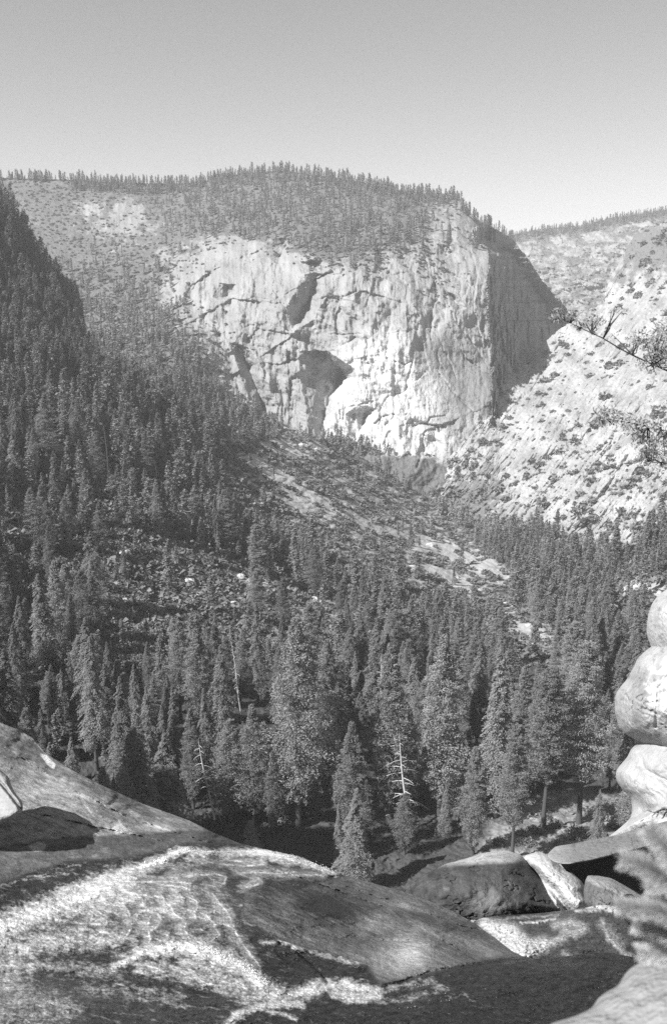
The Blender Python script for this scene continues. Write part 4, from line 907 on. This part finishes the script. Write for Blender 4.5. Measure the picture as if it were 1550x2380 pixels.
# wet sheets on the dome carry a milky film
film = 0.12 * blob(390,2105,170,62,8) * np.clip(0.35 + 0.8 * fbm(U / 11, V / 7, 68.5, 4, 0.6, True), 0, 1)
fo = np.clip(fo + film + 0.36 * wat * sstep(-0.06, 0.5, fbm((U + 0.5 * V) / 44, (V - 0.3 * U) / 10, 57, 5, 0.68)) * (0.25 + 0.75 * sstep(900, 450, U)), 0, 1)
m, nt, N, L, B = new_mat('river_water')
tn = attr_(nt, 'tone'); fm = attr_(nt, 'foam')
nz = noise_(nt, 9, 5, 0.7, None, 0.6); nf = noise_(nt, 38, 3, 0.7)
fmix = ramp_(nt, math_(nt, 'ADD', fm, math_(nt, 'MULTIPLY', math_(nt, 'SUBTRACT', math_(nt, 'ADD', math_(nt, 'MULTIPLY', nz, 0.6), math_(nt, 'MULTIPLY', nf, 0.4)), 0.5), 0.9)), 0.08, 0.95)
col = math_(nt, 'ADD', math_(nt, 'MULTIPLY', math_(nt, 'SUBTRACT', 1.0, fmix), tn), math_(nt, 'MULTIPLY', fmix, 0.66))
col = math_(nt, 'MULTIPLY', col, math_(nt, 'ADD', math_(nt, 'MULTIPLY', nf, 0.5), 0.75))
fr = ramp_(nt, noise_(nt, 4.5, 6, 0.72, (1, 1.6, 1.6), 1.2), 0.3, 0.7, 0.42, 1.12); col = math_(nt, 'MULTIPLY', col, fr)
gray_(nt, col, B.inputs['Base Color']); L.new(ramp_(nt, fmix, 0, 0.6, 0.22, 0.8), B.inputs['Roughness']); B.inputs['IOR'].default_value = 1.33; B.inputs['Specular IOR Level'].default_value = 0.3
bump_(nt, math_(nt, 'ADD', nz, math_(nt, 'MULTIPLY', nf, 0.5)), 0.8, 0.06, B)
M_WATER = m
F = gridf(*U.shape); wf_ = (wat.ravel()[F].mean(1) > 0.5)
def sub(F, keep, P, attrs, name, mat):
    F = F[keep]; idx, inv = np.unique(F, return_inverse=True)
    return mesh(name, P.reshape(-1, 3)[idx], inv.reshape(F.shape), mat, {k: v.ravel()[idx] for k, v in attrs.items()})
wet = np.clip(hump * 0.8 + dark1 * 0.5, 0, 1)
tag(obj('granite_ledge', sub(F, ~wf_, P, {'tone': tone, 'wet': wet}, 'granite_ledge', M_LEDGE)), kind='structure')
tag(obj('river', sub(F, wf_, P, {'tone': tone, 'foam': fo}, 'river', M_WATER)), kind='structure')

# pool and small fall behind the dome, on the right
vt_p = curve([(1000,2150),(1095,2138),(1150,2130),(1250,2124),(1330,2115),(1400,2104),(1450,2108),(1560,2120),(1750,2130)])
Dp = rbf([(1000,2150,16.4),(1100,2140,16.2),(1300,2118,16.0),(1450,2108,15.8),(1750,2130,15),(1130,2160,15.3),(1230,2150,15.2),(1180,2165,14.8),(1250,2180,14.2),(1220,2215,12.9),(1300,2200,13.4),(1350,2150,14.6),(1400,2200,13.3),(1450,2230,12.7),(1750,2250,12),(1200,2300,11.8),(1500,2320,11.6),(1000,2300,13)], c=30)
PF = [([(1128,2150),(1160,2165),(1185,2185),(1215,2205),(1240,2208)], 15, 1.25), ([(1150,2158),(1190,2166),(1215,2190),(1235,2200),(1262,2196)], 17, 1.3), ([(1150,2180),(1190,2208),(1225,2222)], 12, 1.1), ([(1262,2196),(1290,2190),(1310,2180)], 12, .6),
 ([(1095,2142),(1110,2136),(1130,2136)], 5, .6), ([(1370,2106),(1400,2108),(1440,2116),(1470,2128)], 9, 1.0), ([(1340,2118),(1400,2116)], 5, .6), ([(1210,2146),(1250,2144),(1290,2136)], 3.5, .7), ([(1290,2150),(1330,2146),(1360,2158),(1340,2170),(1310,2165)], 12, .55),
 ([(1400,2140),(1415,2180),(1450,2215),(1480,2235)], 8, .5), ([(1310,2215),(1340,2235),(1380,2248)], 7, .42), ([(1130,2142),(1200,2134),(1300,2128)], 4, .35), ([(1400,2150),(1440,2190)], 16, .35)]
def pfoam(U, V):
    wu = U + 6 * fbm(U / 12, V / 9, 91, 3); wv = V + 5 * fbm(U / 12, V / 9, 92, 3); g = np.zeros_like(U)
    for pts_, w, s in PF:
        d, _ = dline(wu, wv, pts_); g = np.maximum(g, s * np.exp(-(d / w) ** 2))
    return g
def pool_depth(U, V):
    g = pfoam(U, V)
    return Dp(U, V) + 0.12 * fbm(U / 40, V / 14, 93, 4) + 0.04 * fbm(U / 12, V / 5, 94, 3, 0.6, True) - 0.14 * g * (1 + 0.8 * fbm(U / 8, V / 6, 95, 3)) - 0.05 * fbm(U / 5, V / 4, 96, 3)
P, U, V, Y = sheet(1000, 1750, 420, vt_p, curve([(1000,2340),(1750,2340)]), 200, pool_depth, back=(0.6, 1.5), fall=0.3)
g = np.clip(pfoam(U, V) * (1 + 0.7 * fbm(U / 6, V / 5, 97, 4, 0.65)), 0, 1)
tn = np.clip(0.075 + 0.05 * fbm(U / 22, V / 8, 98, 4) + 0.03 * fbm(U / 4, V / 3, 99, 2), 0.02, 0.4)
me = mesh('pool', P, gridf(*U.shape), M_WATER, {'tone': tn, 'foam': g}); tag(obj('stream_pool', me), kind='structure')

# spray thrown up along the crest
r = np.random.default_rng(77)
def drops(pts_, n, spread, hmax, Yoff, sz, depth):
    out = []
    P_ = np.array(pts_, float); seg = r.integers(0, len(P_) - 1, n); t = r.random(n)[:, None]; c = P_[seg] * (1 - t) + P_[seg + 1] * t
    c[:, 0] += r.normal(0, spread, n); yy = depth(c[:, 0], c[:, 1]) + Yoff; q = at(c[:, 0], c[:, 1], yy)
    cl_ = np.clip(0.5 + 1.2 * fbm(c[:, 0] / 9, c[:, 1] * 0, 5, 2), 0.05, 1.4)
    q[:, 2] += r.random(n) ** 2.2 * hmax * cl_
    return q, r.uniform(0.4, 1.0, n) ** 2 * sz
D_ = [drops([(375,2000),(420,1978),(500,1982),(600,1980),(690,1996),(780,2030)], 900, 5, 0.10, 0, 0.0065, gnd_depth), drops([(400,1986),(450,1980)], 260, 5, 0.22, 0, 0.008, gnd_depth),
      drops([(330,2020),(380,2000)], 200, 5, 0.10, 0, 0.014, gnd_depth), drops([(370,2204),(480,2205),(560,2245),(620,2290)], 700, 10, 0.10, 0, 0.007, gnd_depth),
      drops([(900,2300),(1000,2290),(1050,2320),(950,2345)], 60, 20, 0.03, -.02, 0.004, gnd_depth), drops([(1130,2145),(1190,2180),(1240,2200)], 200, 12, 0.10, -.1, 0.005, pool_depth), drops([(1250,2150),(1400,2150),(1430,2210)], 50, 12, 0.05, -.05, 0.004, pool_depth)]
q = np.concatenate([d[0] for d in D_]); s = np.concatenate([d[1] for d in D_])
oc = np.array([[1,0,0],[-1,0,0],[0,1,0],[0,-1,0],[0,0,1.6],[0,0,-1.6]], float); of = np.array([[0,2,4],[2,1,4],[1,3,4],[3,0,4],[2,0,5],[1,2,5],[3,1,5],[0,3,5]])
V = (q[:, None] + oc[None] * s[:, None, None]).reshape(-1, 3); F = (of[None] + (np.arange(len(q)) * 6)[:, None, None]).reshape(-1, 3)
M_SPRAY = plain_mat('spray_white', 0.8, 5, 0.05, 0.4)
tag(obj('spray', mesh('spray', V, F, M_SPRAY)), kind='stuff')

# unseen cliff added left of the frame, shaped to shade the forest foot
sS = np.linspace(-170, 48, 90); hS = np.interp(sS, [-170, -110, -60, -27, 0, 10, 25, 38, 48], [-115, -80, -48, -26, 10, 24, 8, -65, -150])
hS = hS + 9 * fbm(sS / 14, sS * 0, 3.3, 4)
prof = [(-70, -230), (-34, -120), (-12, -30), (-4, -3), (0, 0), (6, -6), (22, -40), (46, -130), (80, -240)]
VV_ = []
for (off, dz) in prof:
    zz = np.maximum(hS + dz, -235.0); ww = off + 7 * fbm(sS / 18, zz / 30, 4.4, 4)
    VV_.append(np.stack([-170 + sS * .54 + ww * .84, 200 - sS * .84 + ww * .54, zz], -1))
VV_ = np.array(VV_)
tag(obj('added_shade_cliff', mesh('added_shade_cliff', VV_, gridf(*VV_.shape[:2]), M_CLIFF, {'tone': 0.25 + 0.08 * fbm(VV_[..., 0] / 9, VV_[..., 2] / 20, 1, 3)})), kind='structure')

# ------------------------------------------------------------------ BIG FOREGROUND BOULDERS
def crack_of(Uu, Vv, sz, seed):
    if seed == 21: return 0.0 * Uu
    a = fbm(Uu / (sz * 0.6), Vv / (sz * 0.42), seed + 7.5, 4, 0.6); m = sstep(-0.05, 0.2, fbm(Uu / (sz * 0.8), Vv / (sz * 0.8), seed + 8.5, 2))
    return np.exp(-(a / 0.016) ** 2) * m
def rockform(name, outline, ctr, Y0, T, label, tone_fn, tilt=(0, 0), pw=2.4, rough=0.10, wet=0.0, creases=(), back=1.0, cat='boulder', seed=0, detail=1.0, mat=None, facet=0.08):
    """closed stone with the given outline, its own distance and real thickness"""
    o_ = np.array(outline, float); seg = np.hypot(*(np.roll(o_, -1, 0) - o_).T); s_ = np.concatenate([[0], seg.cumsum()])
    NA = 300; k = np.linspace(0, s_[-1], NA, endpoint=False); oc_ = np.concatenate([o_, o_[:1]])
    ou = np.interp(k, s_, oc_[:, 0]); ov = np.interp(k, s_, oc_[:, 1])
    ker = np.array([1, 2, 3, 2, 1]) / 9
    for _ in range(2):
        ou = sum(ker[i] * np.roll(ou, i - 2) for i in range(5)); ov = sum(ker[i] * np.roll(ov, i - 2) for i in range(5))
    sz = 0.5 * (o_.max(0) - o_.min(0)).mean()
    wob = 1 + 0.02 * fbm(k / (sz * 0.25), k * 0 + seed, 0, 4); ou = ctr[0] + (ou - ctr[0]) * wob; ov = ctr[1] + (ov - ctr[1]) * wob
    NR = 110; rr = 1 - (1 - np.linspace(0, 1, NR)) ** 1.6
    def side(sign):
        Uu = ctr[0] + (ou - ctr[0])[None] * rr[:, None]; Vv = ctr[1] + (ov - ctr[1])[None] * rr[:, None]
        prof = (1 - rr[:, None] ** pw) ** (1 / 2.0)
        n = fbm(Uu / (sz * 0.7), Vv / (sz * 0.7), seed + 1.5, 4) * 0.27 + facet * fbm((Uu + Vv) / (sz * 0.9), (Uu - Vv) / (sz * 0.25), seed + 2.5, 3, 0.5, True) + fbm(Uu / (sz * 0.18), Vv / (sz * 0.18), seed + 4.5, 4) * rough * 0.6 + 0.012 * detail * fbm(Uu / 5, Vv / 4, seed, 3)
        Yv = Y0 + tilt[0] * (Uu - ctr[0]) / sz + tilt[1] * (Vv - ctr[1]) / sz - sign * T * (back if sign < 0 else 1) * prof * (1 + 0.5 * n)
        if sign > 0:
            Yv = Yv + 0.035 * T * crack_of(Uu, Vv, sz, seed) * np.minimum(1, prof * 1.5)
            for pts_, w, A in creases:
                d, _ = dline(Uu + 0.3 * w * fbm(Uu / 12, Vv / 12, seed, 3), Vv, pts_); Yv = Yv + A * np.exp(-(d / w) ** 2) * np.minimum(1, prof * 2)
        return Uu, Vv, Yv
    U1, V1, Y1 = side(1); U2, V2, Y2 = side(-1)
    Pf = at(U1, V1, Y1); Pb = at(U2, V2, np.maximum(Y2, Y1 + 0.01)); c0 = at(ctr[0], ctr[1], Y0)
    i = np.arange(NR * NA).reshape(NR, NA); j = np.roll(i, -1, 1)
    Ff = np.stack([i[:-1], i[1:], j[1:], j[:-1]], -1).reshape(-1, 4); Fb = Ff[:, ::-1] + NR * NA
    VV = np.concatenate([Pf.reshape(-1, 3), Pb.reshape(-1, 3)]) - c0
    tn_ = tone_fn(U1, V1) * (1 - 0.35 * crack_of(U1, V1, sz, seed)); tn_ = np.concatenate([tn_.ravel(), np.full(NR * NA, float(np.median(tn_)))])
    me = mesh(name, VV, np.concatenate([Ff, Fb]), mat or M_BOULD, {'tone': np.clip(tn_, 0.02, 0.7), 'wet': np.full(len(VV), wet)})
    return tag(obj(name, me, None, c0), label, cat)
n_ = lambda U, V, s, q: fbm(U / s, V / s, q, 4, 0.62)
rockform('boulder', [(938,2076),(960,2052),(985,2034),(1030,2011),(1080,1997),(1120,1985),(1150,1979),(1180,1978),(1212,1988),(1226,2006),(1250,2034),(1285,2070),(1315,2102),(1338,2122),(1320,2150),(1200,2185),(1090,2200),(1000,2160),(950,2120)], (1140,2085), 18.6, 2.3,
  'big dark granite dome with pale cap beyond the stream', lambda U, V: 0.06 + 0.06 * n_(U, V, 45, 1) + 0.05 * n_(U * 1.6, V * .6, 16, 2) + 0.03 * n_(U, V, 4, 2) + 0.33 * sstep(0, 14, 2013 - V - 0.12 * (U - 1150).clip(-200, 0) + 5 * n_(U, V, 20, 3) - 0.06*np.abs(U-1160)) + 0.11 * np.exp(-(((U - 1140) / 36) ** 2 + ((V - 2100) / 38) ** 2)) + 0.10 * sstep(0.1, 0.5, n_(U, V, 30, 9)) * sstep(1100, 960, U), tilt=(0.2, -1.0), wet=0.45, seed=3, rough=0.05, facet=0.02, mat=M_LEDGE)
rockform('boulder', [(1210,2000),(1222,1988),(1245,1982),(1262,1984),(1276,1990),(1290,2003),(1305,2016),(1330,2030),(1350,2048),(1362,2066),(1364,2084),(1372,2104),(1380,2116),(1350,2128),(1290,2128),(1262,2100),(1235,2050)], (1300,2062), 18.3, 1.1,
  'bright white sculpted rock between the dark dome and the rounded boulder', lambda U, V: 0.42 + 0.08 * n_(U, V, 30, 4), tilt=(-0.2, -0.9), seed=5, rough=0.22, detail=0.5, creases=[([(1222,2012),(1255,2040),(1290,2075),(1318,2120)], 11, 0.55), ([(1240,2030),(1265,2075),(1290,2120)], 10, 0.35)])
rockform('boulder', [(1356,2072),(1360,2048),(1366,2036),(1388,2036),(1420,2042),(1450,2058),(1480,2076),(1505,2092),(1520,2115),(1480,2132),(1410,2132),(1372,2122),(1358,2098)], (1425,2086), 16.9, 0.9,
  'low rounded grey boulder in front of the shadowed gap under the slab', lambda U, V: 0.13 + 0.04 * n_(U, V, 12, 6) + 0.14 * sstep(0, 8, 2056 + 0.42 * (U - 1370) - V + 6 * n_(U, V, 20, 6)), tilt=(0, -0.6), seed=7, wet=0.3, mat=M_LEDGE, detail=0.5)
rockform('boulder', [(1270,1990),(1290,1968),(1330,1962),(1380,1952),(1440,1940),(1500,1922),(1560,1906),(1640,1880),(1720,1850),(1740,1900),(1660,1938),(1580,1957),(1520,1966),(1470,1978),(1420,1990),(1370,2002),(1320,2010),(1285,2006)], (1500,1948), 15.6, 0.35,
  'grey flat slab tilting up to the right over a black gap', lambda U, V: 0.20 + 0.04 * n_(U, V, 14, 8) + 0.04 * n_(U, V, 3, 8) + 0.12 * sstep(0.35, 0.6, n_(U, V, 5, 18)) + 0.08 * sstep(1340, 1290, U), tilt=(0.0, -6.5), pw=6, seed=9, back=1.6, detail=0.5)
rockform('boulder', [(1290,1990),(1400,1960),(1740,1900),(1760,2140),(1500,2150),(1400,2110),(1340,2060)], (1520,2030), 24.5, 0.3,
  'recessed rock beneath the flat slab with shade painted into its dark colour', lambda U, V: 0.03 + 0.01 * n_(U, V, 14, 10), seed=11, tilt=(5.5, 0), rough=0.0, pw=8)  # near-black tone stands in for the shade of the gap
rockform('boulder', [(1565,1362),(1548,1370),(1530,1384),(1514,1404),(1506,1430),(1502,1455),(1504,1480),(1512,1500),(1530,1540),(1580,1580),(1680,1590),(1760,1480),(1740,1390),(1660,1350)], (1620,1450), 21.5, 2.2,
  'topmost pale boulder of the stack at the right edge', lambda U, V: 0.34 + 0.10 * n_(U, V, 30, 12) - 0.10 * sstep(0.12, 0.3, n_(U, V, 15, 32)) + 0.05 * n_(U, V, 4, 12), seed=13, tilt=(-0.6, -0.3), pw=2.0, detail=0.5)
rockform('boulder', [(1600,1455),(1560,1466),(1530,1492),(1508,1506),(1482,1530),(1468,1560),(1455,1582),(1438,1600),(1428,1625),(1428,1655),(1436,1684),(1452,1706),(1480,1722),(1520,1745),(1580,1790),(1680,1800),(1780,1700),(1780,1520),(1700,1450)], (1600,1630), 20.8, 2.6,
  'large pale bulging boulder in the middle of the right edge stack', lambda U, V: 0.31 + 0.10 * n_(U, V, 40, 14) - 0.10 * sstep(0.12, 0.3, n_(U, V, 17, 34)) + 0.05 * n_(U, V, 4, 14) + 0.16 * sstep(0.0, 0.25, n_(U, V, 26, 15) + 0.4 * softpoly(U, V, [(1500,1560),(1550,1540),(1600,1540),(1600,1680),(1520,1690)], 15) - 0.22) - 0.08 * softpoly(U, V, [(1470,1580),(1500,1560),(1500,1640),(1480,1680)], 14), seed=15, tilt=(-0.9, -0.6), pw=2.0, detail=0.5,
  creases=[([(1480,1722),(1540,1745),(1600,1760)], 16, 0.25), ([(1620,1500),(1560,1560),(1530,1600),(1524,1690)], 3.5, 0.10), ([(1440,1625),(1480,1640),(1524,1660)], 2.5, 0.05)])
rockform('boulder', [(1482,1730),(1468,1740),(1456,1764),(1440,1778),(1430,1795),(1432,1816),(1448,1838),(1462,1850),(1468,1868),(1470,1890),(1462,1906),(1440,1926),(1408,1950),(1440,1985),(1560,1990),(1700,1960),(1780,1860),(1760,1660),(1600,1670),(1520,1700)], (1590,1850), 20.4, 2.3,
  'smooth sculpted boulder at the foot of the right edge stack', lambda U, V: 0.33 + 0.09 * n_(U, V, 40, 16) - 0.08 * sstep(0.15, 0.35, n_(U, V, 22, 36)) + 0.03 * n_(U, V, 4, 16) + 0.06 * sstep(1880, 1920, V), seed=17, tilt=(-0.9, -0.5), pw=2.0, detail=0.4,
  creases=[([(1465,1862),(1500,1885),(1550,1900),(1620,1905)], 14, 0.30), ([(1490,1800),(1540,1830),(1600,1840)], 30, 0.2), ([(1480,1740),(1500,1790),(1560,1820)], 3, 0.07)])
rockform('boulder', [(-120,1740),(-40,1768),(0,1790),(20,1806),(26,1826),(36,1845),(52,1864),(54,1882),(50,1890),(36,1902),(0,1914),(-60,1928),(-140,1930),(-180,1830)], (-60,1845), 17.3, 0.45,
  'overhanging pale granite block at the left edge casting a black shadow', lambda U, V: 0.25 + 0.08 * n_(U, V, 30, 18) + 0.08 * n_(U * .4, V * 1.4, 8, 18), seed=19, tilt=(-0.45, -0.9), pw=12, creases=[([(-10,1806),(10,1830),(30,1856),(48,1880)], 3.5, 0.14)])
rockform('boulder', [(1780,2170),(1640,2195),(1560,2215),(1500,2232),(1466,2250),(1448,2268),(1440,2290),(1412,2306),(1388,2322),(1378,2344),(1340,2362),(1280,2380),(1230,2420),(1300,2560),(1700,2600),(1900,2400)], (1600,2400), 1.9, 0.16,
  'blurred smooth grey rock in the bottom right corner', lambda U, V: 0.24 + 0.035 * n_(U, V, 90, 20) + 0.03 * n_(U, V, 12, 20), seed=21, pw=5, tilt=(-0.1, -0.35), back=2.5, detail=0.0, rough=0.05, facet=0.0)

# ------------------------------------------------------------------ NEAR PLANTS
def frond(path_uv, Y, n, nl, wdt, label, seed, twigr=0.0016, droop=0.1):
    """one spray of soft fir needles on a twig"""
    r_ = np.random.default_rng(seed); a = np.array(path_uv, float); t = np.linspace(0, 1, 24)
    u = np.interp(t, np.linspace(0, 1, len(a)), a[:, 0]); v = np.interp(t, np.linspace(0, 1, len(a)), a[:, 1])
    pth = at(u, v, Y + 0.05 * t); b = pth[0].copy(); root = empty('fir_sprig', b); tag(root, label, 'fir sprig')
    V, F = tube(pth - b, twigr * (1.2 - t), 6); obj('twig', mesh('twig', V, F, M_TWIG), root)
    s = r_.random(n); C = np.stack([np.interp(s, t, pth[:, j]) for j in range(3)], -1) - b; Tn = unit(np.stack([np.interp(s, t, np.gradient(pth[:, j])) for j in range(3)], -1))
    rd = unit(r_.normal(size=(n, 3)) * [1, 0.7, 1]); rd = unit(rd - Tn * (rd * Tn).sum(1)[:, None]); D = unit(rd + Tn * r_.uniform(0.5, 1.1, n)[:, None] + np.array([0, 0, -droop]))
    Ln = nl * r_.uniform(0.6, 1.15, n) * (1.05 - 0.35 * s); Nm = unit(np.cross(D, r_.normal(size=(n, 3))))
    V = cards(C + D * (Ln * 0.5)[:, None], D, Nm, Ln, np.full(n, wdt), r_)
    obj('needles', mesh('needles', V, np.arange(len(V)).reshape(-1, 4), M_NEAR, {'rnd': r_.random(n)}, smooth=False), root)
FR = [([(1700,2150),(1600,2070),(1540,2035),(1490,2010),(1452,2000)], 1.45, 'blurred fir sprig pointing left across the black gap under the slab'),
      ([(1640,2090),(1580,2010),(1545,1965),(1512,1932)], 1.40, 'uppermost blurred fir sprig rising in front of the slab'),
      ([(1700,2200),(1600,2140),(1520,2115),(1440,2106)], 1.50, 'blurred fir sprig over the bright water at the pool edge'),
      ([(1720,2260),(1620,2210),(1540,2160),(1480,2150)], 1.55, 'blurred fir sprig hanging beside the pool'),
      ([(1740,2330),(1640,2260),(1560,2220),(1490,2215)], 1.58, 'lowest blurred fir sprig above the corner rock'),
      ([(1700,2080),(1620,2040),(1560,2060),(1510,2060)], 1.62, 'blurred fir sprig curling at the right edge below the slab'),
      ([(1700,2240),(1620,2200),(1570,2130),(1510,2090)], 1.66, 'blurred fir sprig between the pool and the right edge')]
for i, (p_, y_, l_) in enumerate(FR): frond(p_, y_, 3600, 0.032, 0.0009, l_, 200 + i)
def leafy(root_label, stem, Y, clumps, seed):
    r_ = np.random.default_rng(seed); b = at(*stem[0], Y); root = empty('tree_branch', b); tag(root, root_label, 'tree branch')
    parts = []; a = np.array(stem, float); t = np.linspace(0, 1, 30); q = np.linspace(0, 1, len(a))
    pth = at(np.interp(t, q, a[:, 0]), np.interp(t, q, a[:, 1]), Y) - b; parts.append(tube(pth, 0.0075 * (1.2 - t), 6))
    C = []; 
    for (cu_, cv_, ru, rv, n) in clumps:
        k_ = int(np.argmin((np.interp(t, q, a[:, 0]) - cu_) ** 2 + (np.interp(t, q, a[:, 1]) - cv_) ** 2))
        for m_ in range(5):
            e2 = at(cu_ + r_.normal() * ru * .5, cv_ + r_.normal() * rv * .5, Y + r_.normal() * 0.12) - b; mid_ = (pth[k_] + e2) / 2 + r_.normal(0, 0.02, 3)
            parts.append(tube(np.array([pth[k_], mid_, e2]), [0.006, 0.004, 0.002], 4))
        rad = r_.random(n) ** 0.6; n = int(n * 1.7); rad = r_.random(n) ** 0.6; th = r_.random(n) * 6.283; cc = at(cu_ + ru * rad * np.cos(th), cv_ + rv * rad * np.sin(th), Y + r_.normal(0, 0.16, n)) - b
        keep_ = fbm(cc[:, 0] * 9, cc[:, 1] * 9, cc[:, 2] * 9 + seed, 2) > -0.14; C.append(cc[keep_])
    C = np.concatenate(C); n = len(C); D = unit(r_.normal(size=(n, 3))); Nm = unit(np.cross(D, r_.normal(size=(n, 3))))
    Lf = r_.uniform(0.014, 0.034, n); V = cards(C, D, Nm, Lf, Lf * 0.42, r_)
    tv, tf = join(parts); obj('stem', mesh('stem', tv, tf, M_TWIG), root)
    obj('leaves', mesh('leaves', V, np.arange(len(V)).reshape(-1, 4), M_OAKLEAF, {'rnd': r_.random(n)}, smooth=False), root)
leafy('thin dark leafy branch reaching left across the shaded cliff', [(1700,900),(1600,880),(1552,862),(1480,830),(1445,812),(1400,785),(1350,762),(1310,742),(1292,736)], 7.5,
  [(1300,732,24,17,170),(1335,730,14,12,60),(1352,752,26,12,70),(1385,745,24,14,70),(1490,790,40,24,170),(1530,800,40,34,330),(1545,835,40,26,260),(1510,845,34,22,130),(1545,760,30,20,90),(1440,722,24,10,40)], 5)
leafy('lower leafy branch with a dense left clump over the pale slope', [(1720,1060),(1620,1020),(1540,1000),(1480,985),(1420,975),(1390,968)], 7.0,
  [(1395,968,20,26,140),(1415,965,24,24,180),(1450,975,30,18,120),(1500,985,36,20,160),(1535,1010,36,26,220),(1500,1025,34,20,110),(1540,1045,30,26,140),(1475,1000,30,14,70)], 6)
leafy('sparse leafy twigs hanging at the right edge above the forest', [(1720,1100),(1620,1080),(1560,1078),(1500,1072)], 7.2, [(1540,1075,40,20,110),(1505,1060,26,16,60)], 7)

# ------------------------------------------------------------------ AIR, LIGHT, CAMERA
def haze_box(x0, x1, y0, y1, z0, z1, dens):
    V = [(x, y, z) for x in (x0, x1) for y in (y0, y1) for z in (z0, z1)]
    F = [(0,1,3,2),(4,6,7,5),(0,4,5,1),(2,3,7,6),(0,2,6,4),(1,5,7,3)]
    m = bpy.data.materials.new('air'); m.use_nodes = True; nt = m.node_tree; nt.nodes.remove(nt.nodes['Principled BSDF'])
    pv = nt.nodes.new('ShaderNodeVolumePrincipled'); pv.inputs['Density'].default_value = dens; pv.inputs['Color'].default_value = (.95, .95, .95, 1); pv.inputs['Anisotropy'].default_value = 0.0
    nt.links.new(pv.outputs[0], nt.nodes['Material Output'].inputs['Volume'])
    me = mesh('haze', V, F, m, smooth=False); return tag(obj('haze', me), kind='stuff')
zs = [o.matrix_world @ o.data.vertices[0].co for o in []]
haze_box(-3600, 3600, -60, 6500, -1500, 620, HAZE)
SUN_AZ_VEC = (-0.78, -0.50); EL = R(44)
n = math.hypot(*SUN_AZ_VEC); sx, sy = SUN_AZ_VEC[0] / n, SUN_AZ_VEC[1] / n
sd = bpy.data.lights.new('sun', 'SUN'); sd.energy = 4.2; sd.angle = R(0.5); sd.color = (1, 1, 1)
so = bpy.data.objects.new('sun', sd); COL.objects.link(so)
from mathutils import Vector
so.rotation_euler = Vector((sx * math.cos(EL), sy * math.cos(EL), math.sin(EL))).to_track_quat('Z', 'Y').to_euler()
w = bpy.data.worlds.new('World'); SC.world = w; w.use_nodes = True; nt = w.node_tree
sky = nt.nodes.new('ShaderNodeTexSky'); sky.sky_type = 'NISHITA'; sky.sun_disc = False; sky.sun_elevation = EL; sky.sun_rotation = math.atan2(sx, sy)
sky.air_density = 1.0; sky.dust_density = 1.2; sky.altitude = 1800
sp = nt.nodes.new('ShaderNodeSeparateColor'); nt.links.new(sky.outputs[0], sp.inputs[0])
# black and white film: weigh the channels into one grey
g = math_(nt, 'ADD', math_(nt, 'MULTIPLY', sp.outputs[0], SKYW[0]), math_(nt, 'ADD', math_(nt, 'MULTIPLY', sp.outputs[1], SKYW[1]), math_(nt, 'MULTIPLY', sp.outputs[2], SKYW[2])))
gray_(nt, g, nt.nodes['Background'].inputs['Color']); nt.nodes['Background'].inputs['Strength'].default_value = SKYS

cam = bpy.data.cameras.new('camera'); co = bpy.data.objects.new('camera', cam); COL.objects.link(co); SC.camera = co
cam.sensor_fit = 'HORIZONTAL'; cam.sensor_width = 24; cam.lens = 24 * FL / 1550; co.rotation_euler = (math.pi / 2 - PITCH, 0, 0)
cam.clip_start = 0.05; cam.clip_end = 20000; cam.dof.use_dof = True; cam.dof.focus_distance = 60; cam.dof.aperture_fstop = 4.5
SC.view_settings.view_transform = 'Standard'; SC.view_settings.look = 'None'; SC.view_settings.gamma = 1; SC.view_settings.exposure = EXPO
SC.cycles.volume_bounces = 0; SC.cycles.max_bounces = 5; SC.cycles.diffuse_bounces = 2; SC.cycles.transmission_bounces = 2; SC.cycles.glossy_bounces = 2; SC.cycles.use_denoising = DENOISE
print('total', round(time.time() - T0, 1))
